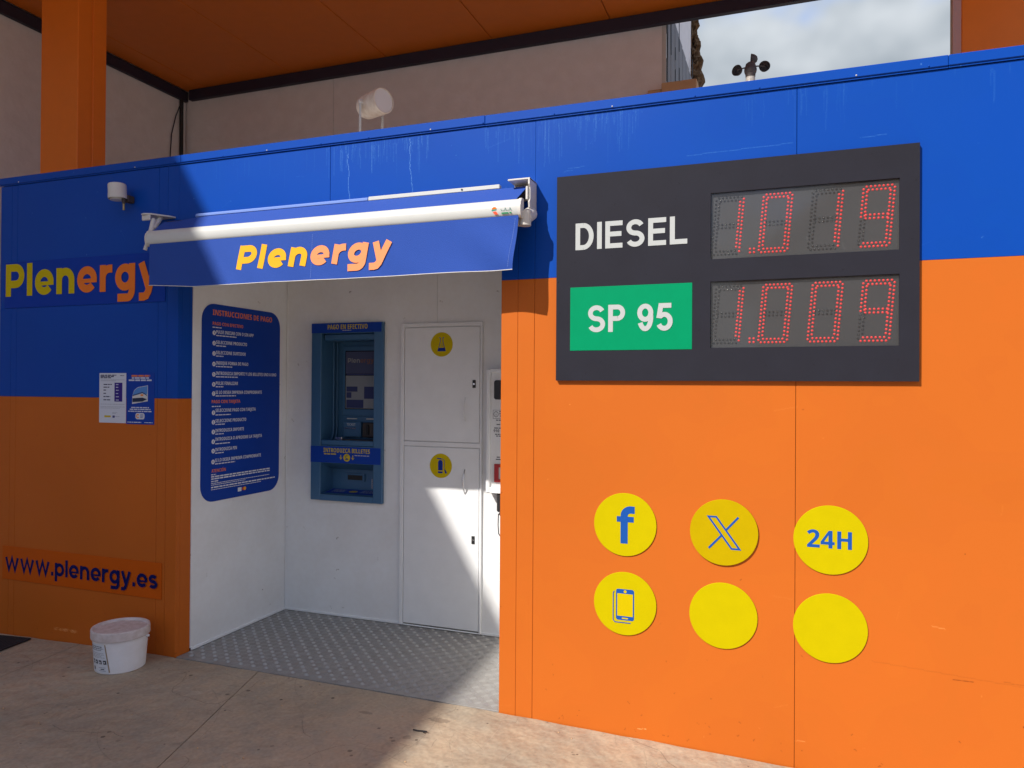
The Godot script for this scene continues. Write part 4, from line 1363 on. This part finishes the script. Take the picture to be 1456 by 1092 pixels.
	for y in [0.028, 0.010, -0.008, -0.026]:
		scribble(b, -0.165, -0.065, y, 0.006); scribble(b, 0.065, 0.175, y, 0.006)
	part("tray_label", b, M.print, t)
	# printed bands
	var gold := Color(0.62, 0.47, 0.03)
	b = MB.new(); b.span(o + Vector3(X0 + 0.001, 1.982, zf + 0.0002), o + Vector3(X1 - 0.012, 2.049, zf + 0.0015), 0.0)
	var hd := part("header_label", b, M.board_blue, t)
	b = MB.new(); b.xf = Transform3D(Basis.IDENTITY, o + Vector3(0, 0, zf + 0.002)); b.col = gold
	words(b, "PAGO EN EFECTIVO", -3.006, -2.686, 2.0055, 0.032)
	b.col = Color(0.5, 0.5, 0.55); scribble(b, -2.885, -2.815, 1.995, 0.004)
	part("lettering", b, M.print, hd)
	b = MB.new(); b.span(o + Vector3(X0 + 0.001, 1.074, zf + 0.0002), o + Vector3(X1 - 0.012, 1.187, zf + 0.0015), 0.0)
	hd = part("middle_label", b, M.board_blue, t)
	b = MB.new(); b.xf = Transform3D(Basis.IDENTITY, o + Vector3(0, 0, zf + 0.002)); b.col = gold
	words(b, "INTRODUZCA BILLETES", -3.032, -2.660, 1.146, 0.029)
	b.layer = 0.0
	scribble(b, -3.028, -2.930, 1.131, 0.008); b.layer = 0.0
	for x in [-2.891, -2.794]:
		b.rect(x - 0.003, 1.108, x + 0.003, 1.131); b.layer = 0.0
		b.poly(PackedVector2Array([Vector2(x - 0.014, 1.116), Vector2(x, 1.098), Vector2(x + 0.014, 1.116), Vector2(x, 1.108)])); b.layer = 0.0003
	b.layer = 0.0
	b.disc(Vector2(-2.843, 1.113), 0.027, 24)
	b.col = Color(0.03, 0.05, 0.2); b.ribbon(arc(-2.843, 1.117, 0.009, 0.010, 40, 320, 10), 0.004); b.rect(-2.857, 1.098, -2.831, 1.104)
	b.col = Color(0.5, 0.5, 0.55); b.layer = 0.0; scribble(b, -2.780, -2.665, 1.128, 0.005)
	part("lettering", b, M.print, hd)


func build_card_terminal() -> void:
	var t := thing("card_terminal", "white card payment terminal half hidden behind the orange corner of the wall", "payment terminal", Vector3(-1.6, 0.934, -1.023))
	var o := -t.position
	var zf := -0.945
	var b := MB.new()
	b.span(o + Vector3(-1.785, 0.934, -1.0225), o + Vector3(-1.757, 1.724, zf), 0.006)
	b.span(o + Vector3(-1.42, 0.934, -1.0225), o + Vector3(-1.392, 1.724, zf), 0.006)
	b.span(o + Vector3(-1.757, 1.700, -1.0225), o + Vector3(-1.42, 1.724, zf), 0.003)
	b.span(o + Vector3(-1.757, 0.934, -1.0225), o + Vector3(-1.42, 0.972, zf), 0.003)
	part("housing", b, M.white_door, t)
	b = MB.new()
	b.span(o + Vector3(-1.757, 0.972, -1.0225), o + Vector3(-1.42, 1.700, zf - 0.018), 0.0)
	part("face", b, M.white_panel, t)
	b = MB.new()
	b.prism(round_rect(-1.735, 1.530, -1.46, 1.652, 0.014), 0.0, 0.006)
	for i in b.v.size(): b.v[i] += o + Vector3(0, 0, zf - 0.018)
	part("screen", b, M.black_gloss, t)
	b = MB.new()
	for q in [[-1.728, 1.005, -1.700, 1.120], [-1.53, 1.005, -1.50, 1.120], [-1.700, 1.100, -1.53, 1.120], [-1.700, 1.005, -1.53, 1.024]]:
		b.span(o + Vector3(q[0], q[1], zf - 0.018), o + Vector3(q[2], q[3], zf - 0.004), 0.002)
	part("card_surround", b, M.red_plastic, t)
	b = MB.new()
	b.span(o + Vector3(-1.700, 1.024, zf - 0.017), o + Vector3(-1.53, 1.100, zf - 0.014), 0.0)
	part("card_plate", b, M.cream_alu, t)
	b = MB.new()
	b.xf = Transform3D(Basis.IDENTITY, o + Vector3(0, 0, zf - 0.0172))
	b.col = Color(0.06, 0.06, 0.08)
	b.ribbon(PackedVector2Array([Vector2(-1.742, 1.408), Vector2(-1.62, 1.408), Vector2(-1.62, 1.462), Vector2(-1.742, 1.462)]), 0.002, true)
	b.ribbon(arc(-1.722, 1.436, 0.015, 0.017, 0, 345, 18), 0.003, true)
	b.rect(-1.7235, 1.426, -1.7205, 1.440); b.disc(Vector2(-1.722, 1.446), 0.002, 8)
	for q in [[1.450, -1.700, -1.64], [1.436, -1.700, -1.64], [1.422, -1.696, -1.64], [1.395, -1.722, -1.62], [1.368, -1.718, -1.62], [1.345, -1.735, -1.60], [1.305, -1.728, -1.60], [1.294, -1.720, -1.62], [1.160, -1.716, -1.62], [1.146, -1.722, -1.60]]:
		scribble(b, q[1], q[2], q[0], 0.006); b.layer = 0.0
	words(b, "910", -1.738, -1.700, 1.322, 0.017)
	part("lettering", b, M.print, t)
	# barcode reader hanging under it on its lead
	t = thing("hand_reader", "dark grey hand reader on a looped cord, hanging under the card terminal", "reader", Vector3(-1.68, 0.64, -0.96))
	b = MB.new()
	b.span(Vector3(-0.033, 0.175, -0.03), Vector3(0.035, 0.292, 0.005), 0.008)
	b.span(Vector3(-0.02, 0.150, -0.025), Vector3(0.025, 0.177, 0.0), 0.008)
	b.span(Vector3(-0.045, 0.268, -0.06), Vector3(-0.034, 0.290, -0.03), 0.003)
	part("body", b, M.led_board, t)
	b = MB.new()
	b.tube(PackedVector3Array([Vector3(-0.028, 0.16, -0.02), Vector3(-0.030, 0.09, -0.02), Vector3(-0.026, 0.035, -0.02), Vector3(-0.010, 0.012, -0.02), Vector3(0.010, 0.018, -0.02), Vector3(0.02, 0.05, -0.02), Vector3(0.018, 0.155, -0.02)]), 0.0035, 8)
	part("cord", b, M.black, t)


# ------------------------------------------------------------------ awning
func valance_point(p: Vector2, lift: float) -> Vector3:
	var d := clampf((2.40 - p.y) / 0.24, 0.0, 1.0)
	var w := 0.0025 * sin(p.x * 9.0 + 1.0) + 0.002 * sin(p.x * 21.0 + p.y * 26.0) + 0.004 * sin(p.x * 4.1 + 0.4)
	var e := clampf((p.x + 1.75) / 0.55, 0.0, 1.0)
	w += 0.017 * e * sin((p.x * 8.0 + p.y * 10.0) * 1.6) 
	var x := p.x - 0.022 * d * e * e
	return Vector3(x, p.y, 0.176 + d * (0.004 + w) + lift)

func build_awning() -> void:
	var t := thing("awning", "rolled-in blue awning with white front bar and lettered valance over the alcove", "awning", Vector3(-2.3, 2.4, 0.0))
	var o := -t.position
	var b := MB.new()
	# front bar: profile in (z, y) run along x
	var prof := PackedVector2Array([Vector2(0.140, 2.409), Vector2(0.160, 2.405), Vector2(0.173, 2.409), Vector2(0.180, 2.420), Vector2(0.183, 2.437), Vector2(0.183, 2.456), Vector2(0.179, 2.472), Vector2(0.172, 2.478), Vector2(0.171, 2.484), Vector2(0.163, 2.491), Vector2(0.150, 2.493), Vector2(0.140, 2.490)])
	b.xf = Transform3D(Basis(Vector3(0, 0, 1), Vector3(0, 1, 0), Vector3(1, 0, 0)), o)
	b.prism(prof, -3.432, -1.172, true)
	var bar := part("front_bar", b, M.cream_alu, t)
	b = MB.new()      # maker's label on the bar
	b.xf = Transform3D(Basis.IDENTITY, o + Vector3(0, 0, 0.1842))
	b.col = Color(0.85, 0.16, 0.01); b.poly(arc(-1.289, 2.446, 0.012, 0.011, 0, 180, 10))
	b.col = Color(0.02, 0.30, 0.22); b.ribbon(PackedVector2Array([Vector2(-1.302, 2.441), Vector2(-1.278, 2.444)]), 0.006)
	b.col = Color(0.75, 0.10, 0.05); b.poly(PackedVector2Array([Vector2(-1.297, 2.434), Vector2(-1.280, 2.436), Vector2(-1.268, 2.420), Vector2(-1.286, 2.420)]))
	b.col = Color(0.03, 0.16, 0.14)
	b.layer = 0.0
	for k in 7:
		var x := -1.255 + k * 0.008
		b.ribbon(PackedVector2Array([Vector2(x, 2.436 + (0.010 if k % 3 == 0 else 0.0)), Vector2(x + 0.002, 2.436), Vector2(x + 0.006, 2.438 + (0.012 if k % 3 == 2 else 0.0))]), 0.0018)
	b.layer = 0.0
	b.col = Color(0.03, 0.22, 0.10); scribble(b, -1.252, -1.202, 2.421, 0.007)
	part("maker_label", b, M.print, bar)
	for x in [-3.440, -1.1715]:
		b = MB.new()
		b.xf = Transform3D(Basis(Vector3(0, 0, 1), Vector3(0, 1, 0), Vector3(1, 0, 0)), o)
		var big := PackedVector2Array()
		for p in prof: big.append(Vector2((p.x - 0.16) * 1.12 + 0.16, (p.y - 2.449) * 1.08 + 2.449))
		b.prism(big, x, x + (0.008 if x < -2 else 0.014), true)
		part("end_cap", b, M.cast_white, bar)
	# valance
	b = MB.new()
	var nx := 150; var ny := 10
	var grid := func(i: int, j: int) -> Vector3:
		var x := lerpf(-3.412, -1.170, float(i) / nx)
		var bot := 2.157 + 0.018 * clampf((-3.1 - x) / 0.3, 0.0, 1.0) + 0.001 * sin(x * 7.0)
		return o + valance_point(Vector2(x, lerpf(bot, 2.412, float(j) / ny)), 0.0)
	var norm := func(i: int, j: int) -> Vector3:
		var dx: Vector3 = grid.call(mini(i + 1, nx), j) - grid.call(maxi(i - 1, 0), j)
		var dy: Vector3 = grid.call(i, mini(j + 1, ny)) - grid.call(i, maxi(j - 1, 0))
		return dx.cross(dy).normalized()
	for i in nx:
		for j in ny:
			var p := [grid.call(i, j), grid.call(i + 1, j), grid.call(i + 1, j + 1), grid.call(i, j + 1)]
			var m := [norm.call(i, j), norm.call(i + 1, j), norm.call(i + 1, j + 1), norm.call(i, j + 1)]
			b.quad4(p[0], p[1], p[2], p[3], m[0], m[1], m[2], m[3])
			var bk := Vector3(0, 0, -0.0012)
			b.quad4(p[0] + bk, p[1] + bk, p[2] + bk, p[3] + bk, -m[0], -m[1], -m[2], -m[3])
	var val := part("valance", b, M.awning_cloth, t)
	b = MB.new()
	b.warp = valance_point
	b.layer = 0.0012
	b.xf = Transform3D(Basis.IDENTITY, o)
	logo(b, "Plenergy", -2.795, -1.832, 2.234, 0.100, 0.33, Color(0.85, 0.42, 0.004), Color(0.88, 0.30, 0.12), 4, 0.20, 0.16)
	part("lettering", b, M.print_cloth, val)
	b = MB.new()
	b.xf = Transform3D(Basis.IDENTITY, o)
	var hem := PackedVector3Array()
	for i in nx + 1: hem.append(grid.call(i, 0) - o)
	b.tube(hem, 0.0022, 6)
	part("hem_piping", b, M.cast_white, val)
	# seams across the cloth
	b = MB.new()
	b.warp = valance_point
	b.xf = Transform3D(Basis.IDENTITY, o)
	b.col = Color(0.16, 0.26, 0.66)
	b.layer = 0.001
	for x in [-2.318, -1.195]:
		var y := 2.17
		while y < 2.395:
			b.rect(x + (y - 2.17) * 0.04, y, x + (y - 2.17) * 0.04 + 0.0015, y + 0.007)
			b.layer = 0.001
			y += 0.010
		part("stitching", b, M.print_cloth, val)
		b = MB.new()
		b.warp = valance_point
		b.xf = Transform3D(Basis.IDENTITY, o)
		b.col = Color(0.16, 0.26, 0.66)
		b.layer = 0.001
	# cloth that runs up from the bar to the roller
	b = MB.new()
	b.xf = Transform3D(Basis.IDENTITY, o)
	for i in 60:
		var p := []
		for q in [[i, 0], [i + 1, 0], [i + 1, 1], [i, 1]]:
			var x: float = lerpf(-3.424, -1.195, q[0] / 60.0) + (0.03 if q[1] and q[0] == 60 else 0.0)
			p.append(Vector3(x, 2.490 if q[1] == 0 else 2.578 - 0.012 * clampf((-3.1 - x) / 0.3, 0, 1), (0.150 if q[1] == 0 else 0.056) + 0.002 * sin(x * 31.0)))
		b.quad(p[0], p[1], p[2], p[3], Vector3(0, 0.75, 0.66))
		b.quad(p[0] - Vector3(0, 0.002, 0.002), p[1] - Vector3(0, 0.002, 0.002), p[2] - Vector3(0, 0.002, 0.002), p[3] - Vector3(0, 0.002, 0.002), Vector3(0, -0.75, -0.66))
	part("cloth", b, M.awning_cloth, t)
	b = MB.new()
	b.tube(PackedVector3Array([o + Vector3(-3.40, 2.545, 0.045), o + Vector3(-1.18, 2.545, 0.045)]), 0.026, 12)
	part("roller", b, M.dark_trim, t)
	b = MB.new(); b.span(o + Vector3(-2.05, 2.578, 0.030), o + Vector3(-1.312, 2.600, 0.058), 0.003)
	part("wall_rail", b, M.cream_alu, t)
	b = MB.new()
	b.tube(PackedVector3Array([o + Vector3(-1.513, 2.590, 0.057), o + Vector3(-1.513, 2.590, 0.0605)]), 0.005, 10)
	part("screw", b, M.black, t)
	b = MB.new(); b.span(o + Vector3(-3.20, 2.576, 0.030), o + Vector3(-2.051, 2.598, 0.057), 0.006)
	part("cloth_fold", b, M.cloth_fold, t)
	# brackets
	for s in [-1, 1]:
		var br := Node3D.new()
		br.name = "bracket"
		t.add_child(br, true)
		b = MB.new()
		var x := -1.147 if s > 0 else -3.515
		if s > 0:
			b.span(o + Vector3(-1.252, 2.597, 0.001), o + Vector3(-1.140, 2.606, 0.105), 0.002)
			b.span(o + Vector3(-1.252, 2.52, 0.001), o + Vector3(-1.148, 2.597, 0.009), 0.002)
			b.xf = Transform3D(Basis(Vector3(0, 0, 1), Vector3(0, 1, 0), Vector3(1, 0, 0)), o)
			b.prism(PackedVector2Array([Vector2(0.001, 2.6055), Vector2(0.105, 2.6055), Vector2(0.106, 2.575), Vector2(0.095, 2.56), Vector2(0.095, 2.505), Vector2(0.105, 2.49), Vector2(0.100, 2.465), Vector2(0.06, 2.445), Vector2(0.04, 2.42), Vector2(0.001, 2.455)]), -1.1478, -1.140)
			b.span(Vector3(0.094, 2.50, -1.160), Vector3(0.107, 2.565, -1.148), 0.003)
		else:
			b.xf = Transform3D(Basis(Vector3(1, 0, 0), Vector3(0, 0, 1), Vector3(0, -1, 0)), o + Vector3(0, 2.606, 0))
			b.prism(PackedVector2Array([Vector2(-3.525, 0.001), Vector2(-3.395, 0.001), Vector2(-3.40, 0.03), Vector2(-3.455, 0.12), Vector2(-3.50, 0.14), Vector2(-3.525, 0.13)]), 0.0, 0.008)
			b.xf = Transform3D(Basis.IDENTITY, o)
			b.span(Vector3(-3.524, 2.565, 0.118), Vector3(-3.462, 2.5975, 0.130), 0.004)
			b.cone(Vector3(-3.462, 2.597, 0.05), Vector3(-3.450, 2.52, 0.11), 0.016, 0.012)
		part("plate", b, M.cast_white, br)
		# knuckle of the folded arm
		b = MB.new()
		b.xf = Transform3D(Basis.IDENTITY, o)
		if s > 0:
			b.cone(Vector3(-1.153, 2.445, 0.05), Vector3(-1.155, 2.41, 0.125), 0.034, 0.032)
			b.cone(Vector3(-1.155, 2.440, 0.122), Vector3(-1.157, 2.372, 0.122), 0.030, 0.030)
			b.span(Vector3(-1.20, 2.375, 0.10), Vector3(-1.165, 2.40, 0.145), 0.004)
		else:
			b.cone(Vector3(-3.462, 2.575, 0.10), Vector3(-3.455, 2.47, 0.13), 0.014, 0.016)
			b.cone(Vector3(-3.455, 2.475, 0.14), Vector3(-3.452, 2.44, 0.15), 0.020, 0.014)
			b.cone(Vector3(-3.455, 2.425, 0.155), Vector3(-3.462, 2.385, 0.16), 0.008, 0.011)
		part("knuckle", b, M.cast_white, br)
	b = MB.new()
	b.tube(PackedVector3Array([o + Vector3(-3.38, 2.452, 0.105), o + Vector3(-2.3, 2.452, 0.10), o + Vector3(-1.19, 2.452, 0.105)]), 0.016, 10)
	part("folded_arm", b, M.cast_white, t)


# ------------------------------------------------------------------ small things on wall, roof and ground
func build_small() -> void:
	# drum lamp on the left wall
	var t := thing("wall_sensor", "small off-white cylindrical wall light high on the shaded blue wall", "wall light", Vector3(-3.760, 2.722, 0.0))
	var b := MB.new()
	b.xf = Transform3D(Basis(Vector3.FORWARD, -0.06), Vector3(0, 0, 0.085))
	b.lathe(PackedVector2Array([Vector2(0.0, 0.012), Vector2(0.048, 0.012), Vector2(0.0515, 0.0), Vector2(0.0525, 0.026), Vector2(0.051, 0.028), Vector2(0.051, 0.084), Vector2(0.048, 0.089), Vector2(0, 0.089)]), 32)
	part("shade", b, M.cast_white, t)
	b = MB.new()
	b.xf = Transform3D(Basis(Vector3.FORWARD, -0.06), Vector3(-0.008, 0.0, 0.085))
	b.lathe(PackedVector2Array([Vector2(0, -0.007), Vector2(0.034, -0.006), Vector2(0.038, 0.012), Vector2(0, 0.0125)]), 24)
	part("lens", b, M.cream_alu, t)
	b = MB.new()
	b.span(Vector3(0.01, -0.012, 0.001), Vector3(0.045, 0.03, 0.05), 0.004)
	b.cone(Vector3(0.032, 0.0, 0.07), Vector3(0.032, -0.028, 0.07), 0.013, 0.009)
	part("mount", b, M.meter_plastic, t)
	b = MB.new()
	b.cone(Vector3(0.032, -0.028, 0.07), Vector3(0.033, -0.066, 0.07), 0.006, 0.0065)
	part("cable_gland", b, M.brass, t)

	# loudspeaker on the roof edge
	t = thing("loudspeaker", "weathered white cylindrical loudspeaker on a bracket on the kiosk roof", "loudspeaker", Vector3(-2.295, 2.93, -0.40))
	var c := Vector3(0.006, 0.352, 0)
	var ax := Vector3(0.93, 0.0, 0.37).normalized()
	var sd := Vector3(-ax.z, 0, ax.x)
	b = MB.new()
	b.xf = Transform3D(Basis(sd, ax, sd.cross(ax)), c)
	b.lathe(PackedVector2Array([Vector2(0, -0.112), Vector2(0.042, -0.110), Vector2(0.062, -0.098), Vector2(0.069, -0.076), Vector2(0.071, -0.036), Vector2(0.0695, -0.034), Vector2(0.0695, -0.027), Vector2(0.0715, -0.025), Vector2(0.0715, 0.004), Vector2(0.070, 0.006), Vector2(0.070, 0.012), Vector2(0.0725, 0.014), Vector2(0.074, 0.082), Vector2(0.0715, 0.088), Vector2(0.068, 0.088), Vector2(0.068, 0.081)]), 40)
	part("housing", b, M.old_white, t)
	b = MB.new()
	b.xf = Transform3D(Basis(sd, ax, sd.cross(ax)), c)
	b.lathe(PackedVector2Array([Vector2(0.0685, 0.0815), Vector2(0.0, 0.0835)]), 32)
	part("grille", b, mat("grille_grey", Color(0.62, 0.57, 0.55), 0.8), t)
	for s in [-1.0, 1.0]:
		b = MB.new()
		b.xf = Transform3D(Basis(sd, Vector3.UP, sd.cross(Vector3.UP)), Vector3(c.x, 0, c.z) + sd * s * 0.082 - ax * 0.03)
		b.box(Vector3(0, 0.18, 0), Vector3(0.004, 0.37, 0.019), 0.001)
		part("bracket_leg", b, M.cream_alu, t)
		b = MB.new()
		b.cone(c + sd * s * 0.070 - ax * 0.03, c + sd * s * 0.091 - ax * 0.03, 0.010, 0.009, 12)
		part("pivot_knob", b, M.cast_white, t)
	b = MB.new()
	b.xf = Transform3D(Basis(sd, Vector3.UP, sd.cross(Vector3.UP)), Vector3(c.x, 0, c.z) - ax * 0.03)
	b.box(Vector3(0, 0.003, 0), Vector3(0.168, 0.005, 0.03), 0.001)
	part("bracket_foot", b, M.cream_alu, t)

	# cup anemometer
	t = thing("anemometer", "small dark three-cup anemometer on a white tube above the roof edge", "wind gauge", Vector3(-0.159, 2.93, -0.30))
	b = MB.new()
	b.lathe(PackedVector2Array([Vector2(0.0215, 0), Vector2(0.0215, 0.178), Vector2(0, 0.178)]), 20)
	part("tube", b, M.pvc_white, t)
	b = MB.new()
	b.lathe(PackedVector2Array([Vector2(0, 0.176), Vector2(0.0225, 0.176), Vector2(0.0235, 0.192), Vector2(0.0265, 0.196), Vector2(0.029, 0.206), Vector2(0.029, 0.216), Vector2(0.026, 0.224), Vector2(0.022, 0.240), Vector2(0.012, 0.248), Vector2(0, 0.249)]), 24)
	part("hub", b, M.meter_plastic, t)
	for k in 3:
		var a := deg_to_rad([172.0, 4.0, 88.0][k])
		var dir := Vector3(cos(a), 0, -sin(a))
		var tan := Vector3(sin(a), 0, cos(a))          # way the cup opens
		if k == 0: tan = Vector3(-0.45, 0, 0.9).normalized()
		if k == 1: tan = Vector3(0.12, 0.0, 1.0).normalized()
		if k == 2: tan = Vector3(-0.95, 0, 0.15).normalized()
		var reach := 0.064 if k < 2 else 0.052
		var at := dir * reach + Vector3(0, 0.222 + (0.062 if k == 2 else 0.0), 0)
		b = MB.new()
		b.tube(PackedVector3Array([Vector3(0, 0.228, 0), dir * reach * 0.6 + Vector3(0, 0.226 + (0.03 if k == 2 else 0.0), 0), at]), 0.0035, 8)
		part("arm", b, M.meter_plastic, t)
		b = MB.new()
		var x := tan.cross(Vector3.UP).normalized()
		b.xf = Transform3D(Basis(x, x.cross(-tan), tan), at)
		var yy := Vector3.UP
		b.xf = Transform3D(Basis(yy.cross(tan).normalized(), tan, yy.cross(tan).normalized().cross(tan)), at)
		b.lathe(PackedVector2Array([Vector2(0, -0.030), Vector2(0.013, -0.026), Vector2(0.022, -0.014), Vector2(0.0265, 0.002), Vector2(0.0255, 0.002), Vector2(0.0212, -0.0135), Vector2(0.0125, -0.0247), Vector2(0, -0.0285)]), 22)
		part("cup", b, M.meter_plastic, t)

	# bucket
	t = thing("bucket", "white plastic paint bucket with lid and torn label standing by the orange wall", "bucket", Vector3(-3.552, 0, 0.22))
	b = MB.new()
	b.lathe(PackedVector2Array([Vector2(0, 0.004), Vector2(0.118, 0.004), Vector2(0.126, 0.0), Vector2(0.130, 0.004), Vector2(0.142, 0.176), Vector2(0.147, 0.178), Vector2(0.147, 0.181), Vector2(0.143, 0.183), Vector2(0.1435, 0.205)]), 64)
	part("body", b, M.bucket_plastic, t)
	b = MB.new()
	b.lathe(PackedVector2Array([Vector2(0.1445, 0.181), Vector2(0.1512, 0.182), Vector2(0.1525, 0.186), Vector2(0.1525, 0.226), Vector2(0.1505, 0.232), Vector2(0.147, 0.234), Vector2(0.142, 0.233), Vector2(0.139, 0.228), Vector2(0.136, 0.2215), Vector2(0.130, 0.2205), Vector2(0.06, 0.2212), Vector2(0, 0.2205)]), 64)
	part("lid", b, M.bucket_lid, t)
	var lab := func(b2: MB, a0: float, a1: float, y0: float, y1: float, lift: float, lean := 0.0) -> void:
		var k := 8
		for i in k:
			var q := []
			for cc in [[i, y0], [i + 1, y0], [i + 1, y1], [i, y1]]:
				var a := deg_to_rad(lerpf(a0, a1, float(cc[0]) / k) + lean * (cc[1] - 0.02) / 0.15)
				var r: float = lerpf(0.130, 0.142, (cc[1] - 0.004) / 0.172) + lift
				q.append(Vector3(sin(a) * r, cc[1], cos(a) * r))
			var m: Vector3 = Vector3(q[0].x + q[1].x, 0, q[0].z + q[1].z).normalized()
			b2.quad(q[0], q[1], q[2], q[3], m)
	b = MB.new()
	b.col = Color(0.66, 0.67, 0.70)
	lab.call(b, -38, 22.0, 0.008, 0.168, 0.0008, -9.0)
	b.col = Color(0.33, 0.24, 0.16)
	lab.call(b, 22.0, 25.0, 0.012, 0.168, 0.0009, -9.0)
	b.col = Color(0.07, 0.07, 0.08)
	for q in [[0.153, -30, 16, 0.004], [0.143, -30, 18, 0.004], [0.134, -30, 12, 0.003], [0.118, -28, 18, 0.0015], [0.110, -28, 18, 0.0015], [0.102, -28, 10, 0.0015], [0.094, -28, 18, 0.0015]]:
		var a: float = q[1]
		while a < q[2]:
			var e := minf(a + rng.randf_range(2, 7), q[2])
			lab.call(b, a, e, q[0], q[0] + q[3], 0.0014, -9.0)
			a = e + 1.2
	for k in 4:
		lab.call(b, -24 + k * 12.0, -16 + k * 12.0, 0.058, 0.080, 0.0014, -9.0)
		b.col = Color(0.66, 0.67, 0.70)
		lab.call(b, -22.5 + k * 12.0, -19 + k * 12.0, 0.062 + 0.003 * (k % 2), 0.072, 0.0018, -9.0)
		b.col = Color(0.07, 0.07, 0.08)
	lab.call(b, -4, 16, 0.020, 0.0215, 0.0014, -9.0)
	lab.call(b, -4, 16, 0.038, 0.0395, 0.0014, -9.0)
	lab.call(b, 2, 12, 0.027, 0.032, 0.0014, -9.0)
	lab.call(b, -24, -18, 0.022, 0.040, 0.0014, -9.0)
	part("label", b, M.print, t)
	b = MB.new()
	var hp := PackedVector3Array()
	for i in 13:
		var a := PI * i / 12.0
		hp.append(Basis(Vector3.UP, 0.45) * Vector3(0.152 * cos(a), 0.172 - 0.085 * sin(a), -0.150 * sin(a) * 0.98))
	b.tube(hp, 0.0022, 6)
	part("handle", b, M.chrome, t)
	for s in [-1.0, 1.0]:
		b = MB.new()
		b.xf = Transform3D(Basis(Vector3.UP, 0.45), Vector3.ZERO)
		b.cone(Vector3(0.142 * s, 0.172, 0), Vector3(0.156 * s, 0.172, 0), 0.009, 0.007, 12)
		part("handle_boss", b, M.bucket_plastic, t)

	# rubber mat at the left edge
	t = thing("rubber_mat", "corner of a black rubber mat on the concrete at the left edge", "mat", Vector3(-4.965, ground_y(-4.5), 0.30))
	b = MB.new()
	b.xf = Transform3D(Basis(Vector3.UP, 0.13), Vector3.ZERO)
	b.span(Vector3(-0.55, 0.0035, -0.20), Vector3(0.490, 0.014, 0.30), 0.004)
	part("sheet", b, M.rubber, t)
	b = MB.new()
	b.xf = Transform3D(Basis(Vector3.UP, 0.13), Vector3.ZERO)
	for i in 40:
		b.span(Vector3(-0.54 + i * 0.0257, 0.0145, -0.19), Vector3(-0.53 + i * 0.0257, 0.017, 0.29), 0.001)
	stuff(part("ribs", b, M.rubber, t))

	# twig and crumbs on the ground
	t = thing("twig", "short dark broken twig on the concrete at the shadow's edge", "twig", Vector3(-1.585, 0.0, 0.33))
	b = MB.new()
	b.tube(PackedVector3Array([Vector3(-0.035, 0.004, 0.0), Vector3(-0.01, 0.006, 0.006), Vector3(0.015, 0.005, -0.002), Vector3(0.038, 0.008, 0.004)]), 0.0035, 6)
	b.tube(PackedVector3Array([Vector3(0.012, 0.005, 0.0), Vector3(0.03, 0.007, 0.016)]), 0.0025, 6)
	part("stem", b, M.rubber, t)
	b = MB.new()
	var r2 := RandomNumberGenerator.new(); r2.seed = 77
	for i in 70:
		var x := r2.randf_range(-4.6, 0.4); var z := 0.03 + 1.6 * r2.randf() ** 2
		var s := r2.randf_range(0.002, 0.0055)
		b.xf = Transform3D(Basis(Vector3(r2.randf(), r2.randf(), r2.randf()).normalized(), r2.randf() * TAU), Vector3(x, ground_y(x) + s * 0.4, z))
		b.box(Vector3.ZERO, Vector3(s * 1.6, s, s), s * 0.3)
	var grit := part("grit", b, M.tan_stone, self)
	stuff(grit)
	grit.set_meta("label", "scattered small grit and crumbs on the concrete along the wall")
	grit.set_meta("category", "grit")


func _ready() -> void:
	rng.seed = 20240611
	# ---- camera, sky, sun, exposure
	var cam := Camera3D.new()
	cam.name = "camera"
	cam.fov = rad_to_deg(2.0 * atan(546.0 / 1052.66))
	cam.position = Vector3(0, 1.6, 3.4294)
	cam.rotation_order = EULER_ORDER_YXZ
	cam.rotation_degrees = Vector3(0.3531, 20.1935, 0.3798)
	cam.near = 0.05
	cam.far = 800.0
	add_child(cam)
	cam.current = true
	var we := WorldEnvironment.new()
	we.name = "environment"
	var e := Environment.new()
	e.background_mode = Environment.BG_SKY
	var sky := Sky.new()
	var sm := PanoramaSkyMaterial.new()
	sm.panorama = sky_image()
	sky.sky_material = sm
	e.sky = sky
	e.tonemap_mode = Environment.TONE_MAPPER_LINEAR
	e.tonemap_exposure = 1.25
	e.sdfgi_enabled = true
	e.ssao_enabled = true
	e.ssil_enabled = true
	we.environment = e
	add_child(we)
	var sun := DirectionalLight3D.new()
	sun.name = "sun"
	sun.light_energy = 1.4
	sun.light_color = Color(1.0, 0.98, 0.945)
	sun.light_angular_distance = 0.53
	sun.shadow_enabled = true
	add_child(sun)
	sun.look_at_from_position(Vector3.ZERO, SUN_DIR, Vector3.UP)
	# ---- build
	materials()
	build_ground()
	build_neighbours()
	build_canopy()
	build_kiosk()
	build_price_sign()
	build_discs()
	build_boards()
	build_cash_machine()
	build_card_terminal()
	build_awning()
	build_small()
